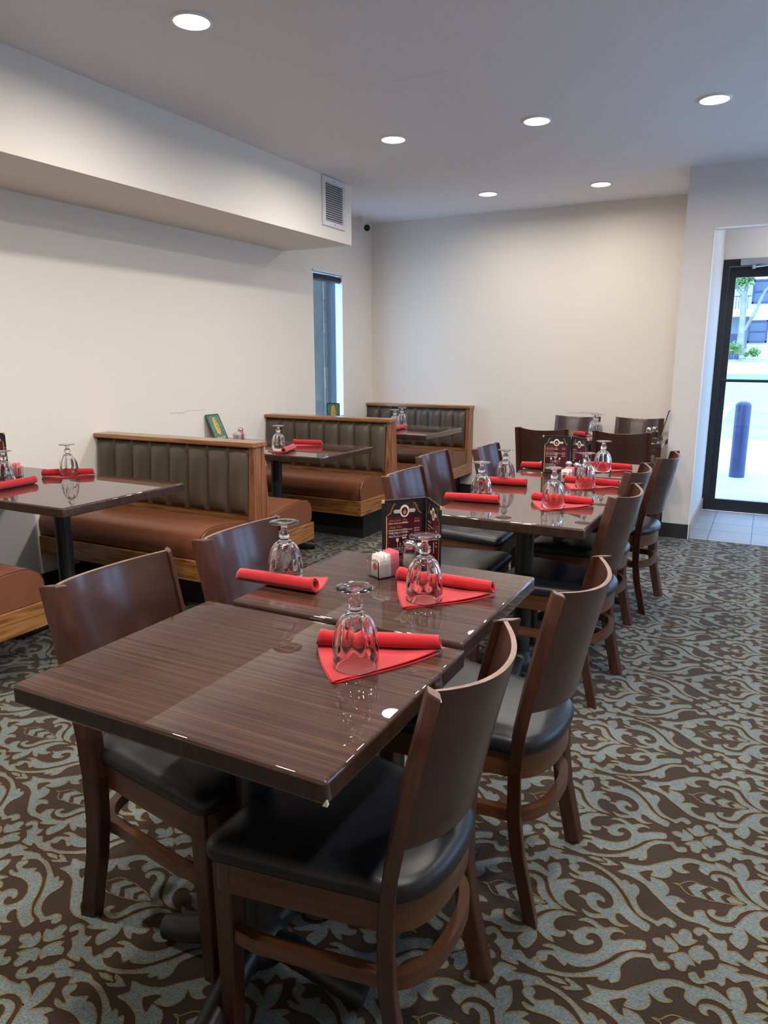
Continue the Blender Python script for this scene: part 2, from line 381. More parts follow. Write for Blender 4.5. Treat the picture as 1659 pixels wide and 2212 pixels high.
# --- carpet: traced damask, inlaid in the floor mesh
def build_floor():
    TH, DX, DY = 0.0133, 0.456, 0.4518
    YA = 1.851 - TH * 0.07
    raw = {}
    for k, q in CARPET.items():
        raw[k] = [(q[i] / 1e4, q[i+1] / 1e4) for i in range(0, len(q), 2)]
    polys = []
    def add(pts, mi, k=2):
        polys.append((np.array(cat_rom(pts, k)), mi))
    flip = lambda pts: [(a, -b) for a, b in pts[::-1]]
    for n in ('s1', 's2'):
        add(raw[n], 1); add(flip(raw[n]), 1)
    def sym(pts):
        p = list(pts); p[0] = (p[0][0], 0.0); p[-1] = (p[-1][0], 0.0)
        return p + flip(p)[1:-1]
    add(sym(raw['s3']), 1); add(sym(raw['v']), 1)
    lf = sym(raw['leaf']); polys.append((np.array(cat_rom(lf, 3)), 0))
    for n in ('c1', 'c2', 'c3'):
        p = sym(raw[n]); polys.append((np.array(p), 1))
    for n in ('dart1', 'dart2'): polys.append((np.array(raw[n]), 1))
    for n in ('f0', 'f1', 'f2', 'f3'): add(raw[n], 1, 2)
    V, F, MI = [], [], []
    def put(verts, faces, mi):
        o = len(V); V.extend(verts); F.extend([tuple(i + o for i in f) for f in faces]); MI.extend([mi] * len(faces))
    for p, mi in polys:
        n = len(p)
        area = 0.5 * np.sum(p[:, 0] * np.roll(p[:, 1], -1) - np.roll(p[:, 0], -1) * p[:, 1])
        if area < 0: p = p[::-1]
        if mi == 1:
            tri = tessellate_polygon([[Vector((a, b, 0)) for a, b in p]])
            put([(a, b, 0.0006) for a, b in p], [t for t in tri], 1)
        t = np.roll(p, -1, 0) - np.roll(p, 1, 0)
        t /= np.linalg.norm(t, axis=1)[:, None] + 1e-9
        nr = np.stack([-t[:, 1], t[:, 0]], 1) * 0.0016
        a, b = p - nr, p + nr
        put([(x, y, 0.0011) for x, y in a] + [(x, y, 0.0011) for x, y in b],
            [(i, (i+1) % n, n + (i+1) % n, n + i) for i in range(n)], 2)
    Vn = np.array(V)
    quads = [f for f in F]
    allV, cells = [], []
    for i in range(-9, 6):
        for j in range(-6, 12):
            ox, oy = i * DX, YA + j * DY + (0.5 * DY if i % 2 else 0)
            wx, wy = ox - TH * (oy - 1.8), oy + TH * ox
            if wx < -4.0 or wx > 2.3 or wy < 0.2 or wy > 6.1: continue
            cells.append((ox, oy))
    NV = len(Vn)
    coords = np.zeros((len(cells) * NV, 3))
    for c, (ox, oy) in enumerate(cells):
        x = Vn[:, 0] + ox; y = Vn[:, 1] + oy
        coords[c*NV:(c+1)*NV, 0] = x - TH * (y - 1.8)
        coords[c*NV:(c+1)*NV, 1] = y + TH * x
        coords[c*NV:(c+1)*NV, 2] = Vn[:, 2]
    base = [(-3.80, YF - 0.05, 0), (XR + 0.05, YF - 0.05, 0), (XR + 0.05, YB + 0.05, 0), (-3.80, YB + 0.05, 0)]
    coords = np.vstack([coords, np.array(base, float)])
    lens1 = np.array([len(f) for f in F]); loops1 = np.concatenate([np.array(f) for f in F])
    nc = len(cells)
    loops = np.concatenate([loops1 + c * NV for c in range(nc)] + [np.arange(4) + nc * NV])
    lens = np.concatenate([np.tile(lens1, nc), [4]])
    starts = np.concatenate([[0], np.cumsum(lens)[:-1]])
    mis = np.concatenate([np.tile(np.array(MI), nc), [0]])
    me = bpy.data.meshes.new('floor')
    me.vertices.add(len(coords)); me.vertices.foreach_set('co', coords.ravel())
    me.loops.add(len(loops)); me.loops.foreach_set('vertex_index', loops.astype(np.int32))
    me.polygons.add(len(lens)); me.polygons.foreach_set('loop_start', starts.astype(np.int32)); me.polygons.foreach_set('loop_total', lens.astype(np.int32))
    me.polygons.foreach_set('material_index', mis.astype(np.int32))
    me.update(calc_edges=True)
    for m in (M['car_b'], M['car_l'], M['car_g']): me.materials.append(m)
    o = bpy.data.objects.new('floor', me); COL.objects.link(o)
    o['kind'] = 'structure'
build_floor()

b = B()
box(b, (-3.90, YF - 0.2, H), (XR + 0.2, 7.40, H + 0.25))
box(b, (-3.90, 7.30, H + 0.25), (XR + 0.2, 7.42, 3.30))  # unseen parapet, its height chosen to carry the building's shadow out
struct('ceiling', b, M['ceil'])

# left wall with the narrow window opening
WY0, WY1, WZ0, WZ1 = 5.738, 6.274, 0.80, 2.155
b = B()
for lo, hi in (((XL-0.08, YF, 0), (XL, WY0, H)), ((XL-0.08, WY1, 0), (XL, 7.0, H)), ((XL-0.08, WY0, 0), (XL, WY1, WZ0)), ((XL-0.08, WY0, WZ1), (XL, WY1, H))):
    box(b, lo, hi)
struct('wall_left', b, M['wall'])
b = B(); box(b, (XL-0.08, YB, 0), (XP+0.02, YB+0.10, H)); struct('wall_back', b, M['wall'])
b = B(); box(b, (XL-0.1, YF-0.12, 0), (XR+0.12, YF, H)); struct('wall_front', b, M['wall'])
b = B()
RW = ((2.6, 3.55), (3.75, 4.7), (4.8, 5.75))
box(b, (XR, YF, 0), (XR+0.12, RW[0][0], H)); box(b, (XR, RW[0][0], 0), (XR+0.12, RW[2][1], 0.85)); box(b, (XR, RW[0][0], 2.2), (XR+0.12, RW[2][1], H))
box(b, (XR, RW[0][1], 0.85), (XR+0.12, RW[1][0], 2.2)); box(b, (XR, RW[1][1], 0.85), (XR+0.12, RW[2][0], 2.2)); box(b, (XR, RW[2][1], 0), (XR+0.12, 7.4, H))
struct('wall_right', b, M['wall'])
b = B()
box(b, (XP, YP, 0), (XO, YD+0.05, H))                       # pier between dining room and entry
box(b, (XO, YP, 2.272), (XR, YP+0.10, H))                   # header over the opening
box(b, (1.25, YP, 0), (XR, YP+0.10, 2.272))
struct('wall_entry', b, M['pier'])
b = B()
box(b, (XO-0.02, YD-0.02, 2.20), (XR, YD+0.16, H)); box(b, (1.20, YD-0.02, 0), (XR, YD+0.16, 2.20)); box(b, (XL-0.08, YB+0.1, 0), (XO-0.19, YD+0.16, H))
struct('wall_facade', b, M['wall_w'])
b = B()
box(b, (XO-0.001, YP-0.004, 0.0), (XO+0.006, YP+0.012, 2.272)); box(b, (XO, YP-0.004, 2.266), (1.25, YP+0.012, 2.276))
struct('trim_1', b, M['bead'])
b = B(); box(b, (XP, YP-0.012, 0), (XO-0.002, YP, 0.112)); box(b, (XP-0.012, YP-0.012, 0), (XP, YB, 0.112)); struct('baseboard_entry', b, M['black_base'])
b = B(); box(b, (XL, YB-0.012, 0), (XP-0.012, YB, 0.112)); struct('baseboard_back', b, M['black_base'])
b = B(); box(b, (XL, YF, 0), (XL+0.012, YB-0.012, 0.112)); struct('baseboard_left', b, M['black_base'])
b = B(); box(b, (XO, YP+0.012, 0.003), (XO+0.014, YD-0.05, 0.115)); struct('trim_2', b, M['tile_b'])
b = B(); box(b, (XO-0.002, YP+0.02, -0.02), (1.25, YD+0.1, 0.003)); struct('floor_tile', b, M['tile'])
# soffit along the left wall
b = B(); box(b, (XL, YF, 2.255), (-3.071, 5.311, H)); struct('ceiling_soffit', b, M['wall'])
# rubbed marks in the paint
b = B()
for (y0, z0, ln, th) in ((3.86, 0.985, 0.16, 0.004), (4.02, 0.992, 0.10, 0.003), (4.11, 0.990, 0.12, 0.0025), (3.95, 0.978, 0.05, 0.003)):
    box(b, (XL, y0, z0), (XL+0.0006, y0+ln, z0+th))
struct('wall_scuff', b, mat('grey scuff', (0.50, 0.45, 0.39), 0.9))
b = B()
for (x0, z0, ln) in ((-1.66, 0.869, 0.30), (-1.52, 0.878, 0.16), (-1.40, 0.863, 0.11)):
    box(b, (x0, YB-0.0006, z0), (x0+ln, YB, z0+0.0035))
struct('wall_scuff', b, bpy.data.materials['grey scuff'])

# window in the left wall: white liner, pane, sill
w = thing('window_1', None, None); w['kind'] = 'structure'
b = B()
box(b, (XL-0.078, WY1-0.012, WZ0), (XL+0.001, WY1, WZ1)); box(b, (XL-0.078, WY0, WZ0), (XL+0.001, WY0+0.012, WZ1))
box(b, (XL-0.078, WY0, WZ1-0.012), (XL+0.001, WY1, WZ1)); box(b, (XL-0.078, WY0, WZ0), (XL+0.001, WY1, WZ0+0.015))
obj('window_frame', b, M['white'], w)
b = B(); box(b, (XL-0.072, WY0+0.012, WZ0+0.015), (XL-0.068, WY1-0.012, WZ1-0.012)); obj('window_pane', b, M['win_glass'], w)
t = thing('roller_blind', 'black rolled up blind at the top of the narrow window in the left wall', 'blind', (XL-0.032, (WY0+WY1)/2, WZ1-0.055))
b = B(); tube(b, [(0, -0.245, 0), (0, 0.245, 0)], 0.030, 18); obj('blind_roll', b, M['cover'], t, True)
for s in (-1, 1):
    b = B(); box(b, (-0.02, s*0.25-0.004, -0.02), (0.02, s*0.25+0.004, 0.042)); obj('bracket', b, M['white'], t)
# what stands outside that window
b = B(); box(b, (-4.40, 5.95, -0.1), (-4.20, 6.655, 3.2)); tag(obj('column', b, mat('grey stucco', (0.25, 0.235, 0.21), 0.95, bump=0.5, bscale=60, vary=0.15, vscale=8)), 'grey stucco column outside the narrow window', 'column')
b = B()
z = -0.1
while z < 3.1:
    box(b, (-4.36, 6.657, z), (-4.19 + random.uniform(-0.006, 0.006), 6.712 + random.uniform(-0.012, 0.008), z + 0.112)); z += 0.115
tag(obj('brick_pier', b, mat('grey brick', (0.22, 0.20, 0.18), 0.95, bump=0.5, bscale=50, vary=0.2, vscale=9)), 'narrow strip of grey brick beside the stucco column outside the window', 'pier')
b = B(); box(b, (-4.42, 6.715, -0.1), (-4.30, 8.2, 3.2)); tag(obj('outer_wall', b, mat('slate siding', (0.075, 0.068, 0.068), 0.8)), 'dark slate coloured wall outside the narrow window', 'wall')

# right-hand windows (outside the frame: daylight for the room)
for i, (y0, y1) in enumerate(RW):
    w = thing('window_%d' % (i+2), None, None); w['kind'] = 'structure'
    b = B()
    box(b, (XR+0.03, y0, 0.85), (XR+0.09, y0+0.05, 2.2)); box(b, (XR+0.03, y1-0.05, 0.85), (XR+0.09, y1, 2.2))
    box(b, (XR+0.03, y0, 0.85), (XR+0.09, y1, 0.90)); box(b, (XR+0.03, y0, 2.15), (XR+0.09, y1, 2.2))
    obj('window_frame', b, M['alu'], w)
    b = B(); box(b, (XR+0.058, y0+0.05, 0.90), (XR+0.062, y1-0.05, 2.15)); obj('window_pane', b, M['win_glass'], w)

# entrance door
d = thing('door_1', None, None); d['kind'] = 'structure'
b = B()
box(b, (XO, YD-0.03, 0), (XO+0.05, YD+0.08, 2.1419)); box(b, (XO, YD-0.03, 2.142), (1.20, YD+0.08, 2.197)); box(b, (0.56, YD-0.03, 0), (0.62, YD+0.08, 2.1419)); box(b, (1.14, YD-0.03, 0), (1.20, YD+0.08, 2.1419)); box(b, (0.62, YD-0.03, 0), (1.14, YD+0.08, 0.10))
obj('door_frame', b, M['alu'], d)
b = B()
X0, X1 = XO+0.052, 0.558
box(b, (X0, YD, 0.012), (X0+0.055, YD+0.045, 2.138)); box(b, (X1-0.055, YD, 0.012), (X1, YD+0.045, 2.138)); box(b, (X0+0.0551, YD, 2.05), (X1-0.0551, YD+0.045, 2.138)); box(b, (X0+0.0551, YD, 0.012), (X1-0.0551, YD+0.045, 0.108))
lf = obj('door_leaf', b, M['alu'], d)
b = B(); box(b, (X0+0.055, YD+0.02, 0.108), (X1-0.055, YD+0.026, 2.05)); obj('glass_pane', b, M['door_glass'], d)
b = B(); box(b, (0.62, YD+0.02, 0.10), (1.14, YD+0.026, 2.142)); obj('glass_pane', b, M['door_glass'], d)
b = B(); tube(b, [(X0+0.01, YD-0.045, 1.178), (X1-0.01, YD-0.045, 1.172)], 0.013, 12); box(b, (X0+0.012, YD-0.05, 1.16), (X0+0.04, YD, 1.195)); obj('push_bar', b, M['alu'], d, True)
b = B(); box(b, (-0.305, YD-0.085, 2.142), (-0.02, YD-0.03, 2.196), 0.006)
cl = obj('door_closer', b, M['steel'], d)
b = B(); tube(b, [(-0.20, YD-0.06, 2.125), (-0.05, YD-0.11, 2.135), (0.20, YD-0.09, 2.13)], 0.008, 8); lathe(b, [(0.0, -0.016), (0.016, -0.016), (0.016, 0.018), (0, 0.018)], 12, (-0.20, YD-0.06, 2.125)); obj('closer_arm', b, M['steel'], cl, True)
b = B(); box(b, (XO, YD-0.06, 0.0), (1.2, YD+0.1, 0.012), 0.003); struct('trim_3', b, M['steel'])

b = B()
for (xa, ya, xb, yb) in ((-1.895, 3.472, -1.810, 3.487), (-1.812, 3.487, -1.645, 3.486), (-1.647, 3.486, -1.470, 3.479)):
    flat_ = [b.verts.new(p) for p in ((xa, ya, H-0.0004), (xb, yb, H-0.0004), (xb, yb+0.003, H-0.0004), (xa, ya+0.003, H-0.0004))]
    b.faces.new(flat_)
struct('ceiling_crack', b, mat('hairline', (0.60, 0.59, 0.61), 0.9))

# ---------------------------------------------------------------- ceiling fixtures
def downlight(x, y, label, first=[None]):
    grp = 'recessed downlights in the ceiling'
    if first[0] is not None:
        r = dup(first[0], (x, y, H), 0, label, grp)
        k = 0.5 if y > 6.5 else 0.45 if y > 5.5 else 1.15 if y < 1.0 else 1.0       # some of the lamps are dimmer
        for c in r.children:
            if c.type == 'LIGHT': c.data = c.data.copy(); c.data.energy = LAMP_W * k
        return r
    t = thing('downlight', label, 'light', (x, y, H), 0, grp)
    b = B(); lathe(b, [(0.083, 0.0), (0.083, -0.006), (0.078, -0.009), (0.072, -0.008), (0.072, 0.0)], 40); obj('trim_ring', b, M['white'], t, True)
    b = B(); lathe(b, [(0.0, -0.006), (0.072, -0.006), (0.072, -0.001), (0, -0.001)], 40); obj('lens', b, M['lens'], t, True)
    L = bpy.data.lights.new('lamp', 'AREA'); L.shape = 'DISK'; L.size = 0.14; L.energy = LAMP_W; L.color = LAMP_COL; L.spread = R(170)
    lo = bpy.data.objects.new('lamp', L); COL.objects.link(lo); lo.parent = t; lo.location = (0, 0, -0.011)
    first[0] = t
    return t
downlight(-2.197, 2.53, 'large round downlight nearest the camera, at the top left of the ceiling')
downlight(-2.205, 4.34, 'round downlight in the left column, second from the camera')
downlight(-1.315, 4.40, 'round downlight in the middle column, nearer of the two there')
downlight(-0.391, 4.487, 'round downlight at the right of the ceiling, nearest the entrance')
downlight(-2.201, 6.06, 'small round downlight farthest back on the left, near the dark camera')
downlight(-1.305, 6.145, 'small round downlight farthest back, right of its neighbour, before the back wall')
for (x, y) in ((-1.31, 2.56), (-0.40, 2.60), (-2.2, 0.72), (-1.31, 0.76), (-0.40, 0.8), (0.55, 2.6), (0.55, 0.8)):
    downlight(x, y, 'round downlight in the ceiling out of the frame above the camera')

downlight(0.40, 6.60, 'round downlight in the ceiling of the entry passage, out of the frame')
t = thing('air_vent', 'white louvred return air grille on the face of the soffit', 'vent', (-3.071, 5.033, 2.520))
b = B(); HW, HH = 0.166, 0.172
for lo, hi in (((0, -HW, -HH), (0.014, HW, -HH+0.036)), ((0, -HW, HH-0.036), (0.014, HW, HH)), ((0, -HW, -HH+0.0361), (0.014, -HW+0.04, HH-0.0361)), ((0, HW-0.04, -HH+0.0361), (0.014, HW, HH-0.0361))):
    box(b, lo, hi)
obj('vent_frame', b, M['grille'], t)
b = B()
for k in range(17):
    z = -HH + 0.044 + k * 0.0161
    prism(b, [(0.001, z+0.007), (0.0115, z-0.003), (0.0125, z-0.002), (0.002, z+0.008)], 'y', -HW+0.04, HW-0.04)
obj('louvre', b, M['grille'], t)
b = B(); box(b, (0.0003, -HW+0.03, -HH+0.03), (0.0010, HW-0.03, HH-0.03)); obj('backing', b, M['duct'], t)
for s in (-1, 1):
    b = B(); lathe(b, [(0.0, 0.0), (0.004, 0.0), (0.004, 0.004), (0, 0.005)], 10)
    bmesh.ops.transform(b, matrix=Matrix.Translation((0.0135, 0, s*(HH-0.018))) @ Matrix.Rotation(R(90), 4, 'Y'), verts=b.verts[:]); obj('screw', b, M['duct'], t)

t = thing('security_camera', 'small black lens security camera hanging from the ceiling by the back corner', 'camera', (-3.615, 6.50, H))
b = B(); lathe(b, [(0, 0), (0.052, 0), (0.050, -0.014), (0.02, -0.018), (0, -0.018)], 28); obj('mount_plate', b, M['wall_w'], t, True)
b = B(); tube(b, [(0, 0, -0.015), (0, 0.004, -0.045), (0.006, 0.012, -0.075)], 0.010, 12); obj('stem', b, M['wall_w'], t, True)
dv = Vector((3.5, -6.4, -1.1)).normalized(); cc = Vector((0.030, 0.0, -0.096))
mt = Matrix.Translation(cc) @ dv.to_track_quat('Z', 'Y').to_matrix().to_4x4()
b = B(); lathe(b, [(0, -0.07), (0.024, -0.068), (0.033, -0.05), (0.034, 0.0), (0.033, 0.008), (0, 0.008)], 28); bmesh.ops.transform(b, matrix=mt, verts=b.verts[:]); obj('housing', b, M['white'], t, True)
b = B(); lathe(b, [(0, 0.0085), (0.031, 0.0085), (0.029, 0.016), (0.012, 0.018), (0, 0.0185)], 28); bmesh.ops.transform(b, matrix=mt, verts=b.verts[:]); obj('lens_face', b, mat('black gloss', (0.006, 0.006, 0.008), 0.25), t, True)
# ---------------------------------------------------------------- dining chairs
def seat_outline(inset=0.0, n=14):
    """D-shaped seat seen from above: straight front at +x, rounded back at -x"""
    h = []                                                    # half outline, y >= 0, from back middle to front middle
    w, x0, xb = 0.178 - inset, 0.045, 0.115 - inset
    for k in range(n + 1):
        a = PI / 2 * k / n
        c, s = math.cos(a), math.sin(a)
        h.append((x0 - xb * abs(c) ** (2/2.4), w * abs(s) ** (2/2.4)))
    fx, fy, rr = 0.384 - inset, 0.226 - inset, 0.035
    for k in range(1, 5):
        t = k / 5
        h.append((x0 + (fx - rr - x0) * t, w + (fy - w) * (t ** 0.9)))
    for k in range(6):
        a = PI / 2 * k / 5
        h.append((fx - rr + rr * math.sin(a), fy - rr + rr * math.cos(a)))
    h.append((fx, 0.10)); h.append((fx, 0.0))
    return h + [(x, -y) for x, y in h[-2:0:-1]]

def post_x(z):
    K = [(0, -0.058), (0.08, -0.040), (0.18, -0.017), (0.28, -0.003), (0.40, 0.0), (0.50, -0.008), (0.60, -0.026), (0.70, -0.047), (0.86, -0.085)]
    for (a, p), (c, q) in zip(K, K[1:]):
        if a <= z <= c: return p + (q - p) * (z - a) / (c - a)
    return K[-1][1]

def post_bm(s):
    """rear post: rectangular section turned so that it takes the end of the curved back squarely"""
    b = B(); loops = []
    for z in [0, 0.003, 0.04, 0.08, 0.13, 0.18, 0.23, 0.28, 0.34, 0.40, 0.45, 0.50, 0.55, 0.60, 0.65, 0.70, 0.78, 0.857, 0.860]:
        x = post_x(z); hd = 0.0200 if z < 0.5 else 0.0190
        hw = 0.0150
        an = R(12 + 17 * min(1, max(0, (z - 0.25) / 0.35)))
        dx, dy = -math.cos(an), s * math.sin(an)
        wx, wy = -dy * s, -dx * s
        e = 0.002 if z in (0, 0.860) else 0
        c = 0.003
        loops.append([(x + dx*p + wx*q, s*0.183 + dy*p + wy*q, z) for p, q in
                      ((-hd+e+c, -hw+e), (hd-e-c, -hw+e), (hd-e, -hw+e+c), (hd-e, hw-e-c), (hd-e-c, hw-e), (-hd+e+c, hw-e), (-hd+e, hw-e-c), (-hd+e, -hw+e+c))])
    loft(b, loops); return b

def make_chair():
    t = thing('dining_chair', '', 'chair')
    o = seat_outline()
    cx = 0.15
    b = B(); loops = []
    for f, z in ((0.955, 0.428), (0.99, 0.433), (1.0, 0.443), (0.995, 0.455), (0.965, 0.466), (0.90, 0.473), (0.75, 0.478), (0.45, 0.481), (0.12, 0.482)):
        loops.append([(cx + (x - cx) * f, y * f, z) for x, y in o])
    loft(b, loops); obj('seat_cushion', b, M['vinyl'], t, True, 60)
    oi = seat_outline(0.010); oo = seat_outline(0.034)
    b = B()
    rows = []
    for poly, z in ((oi, 0.366), (oi, 0.429), (oo, 0.429), (oo, 0.366)):
        rows.append([b.verts.new((x, y, z)) for x, y in poly])
    n = len(oi)
    for a, c in zip(rows, rows[1:] + rows[:1]):
        for i in range(n): b.faces.new((a[i], a[(i+1) % n], c[(i+1) % n], c[i]))
    obj('seat_apron', b, M['chair_h'], t, True, 35)
    # curved plywood back between the posts
    b = B(); N = 20; zs = [0.548, 0.556, 0.62, 0.68, 0.74, 0.80, 0.852, 0.8595]
    def backpt(u, z, off):
        y = u * 0.176; ez = z; t_ = (z - 0.55) / 0.31
        return (post_x(ez) + 0.004 - 0.062 * (1 - abs(u) ** 2.1) + off, y, ez - (0.008 + 0.006 * t_) * (1 - u * u))
    loops = []
    for z in zs:
        e = 0.0012 if z in (zs[0], zs[-1]) else 0.0
        loops.append([backpt(-1 + 2*k/N, z, 0.0065 - e) for k in range(N+1)] + [backpt(1 - 2*k/N, z, -0.0065 + e) for k in range(N+1)])
    loft(b, loops); b.normal_update()
    for f in b.faces: f.material_index = 1 if f.normal.z > 0.7 else 0
    obj('backrest', b, [M['panel'], M['ply']], t, True, 50)
    for s in (-1, 1):
        obj('leg', post_bm(s), M['chair'], t)
    for s in (-1, 1):
        b = B(); loops = []
        for z, hw in ((0, 0.0145), (0.003, 0.016), (0.22, 0.0195), (0.43, 0.0225)):
            x, y = 0.341 + (0.43 - z) * 0.01, s * 0.192
            c = 0.003
            loops.append([(x-hw+c, y-hw, z), (x+hw-c, y-hw, z), (x+hw, y-hw+c, z), (x+hw, y+hw-c, z), (x+hw-c, y+hw, z), (x-hw+c, y+hw, z), (x-hw, y+hw-c, z), (x-hw, y-hw+c, z)])
        loft(b, loops); obj('leg', b, M['chair'], t)
    # bent wood stretcher running round the back
    h = seat_outline(0.016)
    i0 = next(i for i in range(len(h)) if h[i][0] >= 0.300)
    pos = [p for p in h[:i0]] + [(0.333, 0.196)]; neg = [(x, -y) for x, y in pos[1:]]
    path = neg[::-1] + pos
    P = [Vector((x, y * 0.985, 0)) for x, y in path]
    b = B(); loops = []
    for i, p in enumerate(P):
        tt = (P[min(i+1, len(P)-1)] - P[max(i-1, 0)]).normalized(); s = Vector((-tt.y, tt.x, 0))
        a, c = p + s * 0.011, p - s * 0.011
        z0, z1 = 0.247, 0.279
        loops.append([(a.x, a.y, z0), (c.x, c.y, z0), (c.x, c.y, z1), (a.x, a.y, z1)])
    loft(b, loops)
    obj('stretcher', b, M['chair_h'], t, True, 50)
    return t

CH = make_chair()
used = [False]
def chair(x, y, rz, label, grp):
    if not used[0]:
        used[0] = True
        CH.location = (x, y, 0); CH.rotation_euler = (0, 0, R(rz)); tag(CH, label, None, grp); return CH
    return dup(CH, (x, y, 0), R(rz), label, grp)
G = 'mahogany dining chairs around the tables'
chair(-0.500, 1.145, 180, 'nearest mahogany chair, right of the closest table, black seat in full view', G)
chair(-0.440, 1.723, 176.5, 'mahogany chair on the aisle side of the second table, behind the nearest chair', G)
chair(-0.545, 2.950, 175.5, 'mahogany chair on the aisle side at the near end of the long middle table', G)
chair(-0.600, 3.600, 176, 'mahogany chair on the aisle side at the far half of the long middle table', G)
chair(-0.530, 4.180, 174, 'mahogany aisle chair farthest from the camera, with blue daylight on its curved back', G)
chair(-1.325, 1.238, 0, 'nearest mahogany chair on the left, tucked under the closest table', G)
chair(-1.315, 1.728, 0, 'mahogany chair on the left side of the second table, beside the tan booth seat', G)
chair(-1.372, 2.995, 1, 'mahogany chair on the left side at the near end of the long middle table', G)
chair(-1.510, 3.640, 1, 'lighter looking mahogany chair pulled back on the left of the long middle table', G)
chair(-1.370, 4.112, 0, 'mahogany chair left of the small far middle table, partly hidden by its neighbour', G)
chair(-1.465, 5.435, 90, 'mahogany chair facing the back wall, left of the pair with backs towards the camera', G)
chair(-0.887, 5.435, 90, 'mahogany chair facing the back wall, right of the pair with backs towards the camera', G)
chair(-1.500, 6.560, -90, 'mahogany chair against the back wall, left of the two there, beyond the far table', G)
chair(-0.970, 6.600, -90, 'mahogany chair against the back wall, right of the two there, next to the entry pier', G)

# ---------------------------------------------------------------- tables
ZT = 0.76
def table_top(x0, x1, y0, y1, th=0.042):
    b = B(); box(b, (x0, y0, ZT-th), (x1, y1, ZT), 0.007, 3)
    b.normal_update()
    for f in b.faces: f.material_index = 1 if abs(f.normal.z) < 0.6 else 0
    return b

def pedestal(parent, x, y, arm=0.27, rot=0.0, z=0.0):
    b = B(); lathe(b, [(0, 0.055), (0.062, 0.055), (0.066, 0.075), (0.060, 0.10), (0.044, 0.115), (0.038, 0.13), (0.038, 0.704), (0.11, 0.706), (0.11, 0.7165), (0, 0.7165)], 28, (x, y, z))
    obj('pedestal_column', b, M['iron'], parent, True)
    for k in range(4):
        a = rot + k * PI / 2
        c, s = math.cos(a), math.sin(a)
        b = B(); tube(b, [(x + c*d, y + s*d, h) for d, h in ((0.02, 0.085), (0.075, 0.082), (0.14, 0.062), (0.20, 0.041), (arm, 0.0285))], [0.030, 0.032, 0.031, 0.030, 0.0285], 14)
        obj('base_foot', b, M['iron'], parent, True, 60)

def dining_table(name_label, x0, x1, y0, y1, cols, grp, zoff=0.0, arm=0.27, rot=0.12):
    cx, cy = (x0+x1)/2, (y0+y1)/2
    t = thing('dining_table', name_label, 'table', (cx, cy, 0), 0, grp)
    b = table_top(x0-cx, x1-cx, y0-cy, y1-cy, 0.042)
    if zoff: bmesh.ops.translate(b, vec=(0, 0, zoff), verts=b.verts[:])
    obj('tabletop', b, [M['table'], M['table_e']], t, True, 60, 0.012)
    for (px, py) in cols:
        b0 = None
        pedestal(t, px-cx, py-cy, arm, rot)
    return t
TG = 'dark walnut dining tables in the middle row'
dining_table('nearest glossy walnut table, with one glass on a red napkin at its right edge', -1.228, -0.519, 0.809, 1.369, [(-0.900, 1.115)], TG, 0.0, 0.26, 0.10)
T1 = [o for o in COL.objects if o.name == 'dining_table'][0]
b = B()
vs = [b.verts.new(p) for p in ((0.3540, -0.2712, -0.0405), (0.3553, -0.2795, -0.0412), (0.3470, -0.2808, -0.0405), (0.3535, -0.2790, -0.0290), (0.3550, -0.2770, -0.0300), (0.3515, -0.2755, -0.0425))]
bmesh.ops.convex_hull(b, input=vs); bmesh.ops.translate(b, vec=(0, 0, ZT), verts=b.verts[:])
ck = obj('edge_chip', b, mat('bare board', (0.70, 0.62, 0.52), 0.9), [c for c in T1.children if c.name.startswith('tabletop')][0])
ck['label'] = 'pale chip at the lower corner of the edge'
dining_table('second glossy walnut table from the camera, with standing wine menu and sugar caddy', -1.155, -0.527, 1.372, 1.925, [(-0.845, 1.66)], TG, 0.010, 0.26, 0.05)
dining_table('long walnut table in the middle of the room, set with four glasses on red napkins', -1.170, -0.540, 2.608, 3.812, [(-0.845, 2.90), (-0.845, 3.52)], TG, 0.0, 0.25, 0.08)
dining_table('small walnut table pushed against the far end of the long middle table', -1.175, -0.580, 3.816, 4.390, [(-0.87, 4.10)], TG, 0.004, 0.25, 0.0)
dining_table('walnut table at the back wall between four chairs, beside the entry pier', -1.50, -0.648, 5.62, 6.20, [(-1.25, 5.91)], TG, 0.0, 0.25, 0.0)

def booth_table(label, x1, y0, y1, colx):
    cx, cy = (XL + x1)/2, (y0+y1)/2
    t = thing('booth_table', label, 'table', (cx, cy, 0), 0, 'walnut booth tables along the left wall')
    obj('tabletop', table_top(XL+0.003-cx, x1-cx, y0-cy, y1-cy), [M['table'], M['table_e']], t, True, 60, 0.012)
    pedestal(t, colx-cx, 0.0, 0.26, PI/4)
booth_table('walnut booth table at the left edge of the picture, before the nearest high booth back', -2.540, 1.983, 2.702, -3.01)
booth_table('walnut booth table between the first and second high booth backs', -2.431, 3.796, 4.477, -3.02)
booth_table('walnut booth table farthest back, in the corner booth before the back wall', -2.405, 5.330, 6.115, -3.02)

# ---------------------------------------------------------------- booth benches
def cushion_profile(y_in, y_out, s):
    """seat cross-section (y, z), seat front at y_out; s is the facing sign"""
    P = [(y_in, 0.346), (y_in, 0.468), (y_in + 0.12, 0.482), (y_out - 0.17, 0.503), (y_out - 0.10, 0.503), (y_out - 0.05, 0.493), (y_out - 0.018, 0.470), (y_out - 0.002, 0.435), (y_out, 0.40), (y_out - 0.004, 0.37), (y_out - 0.016, 0.346)]
    return [(s * y, z) for y, z in P]

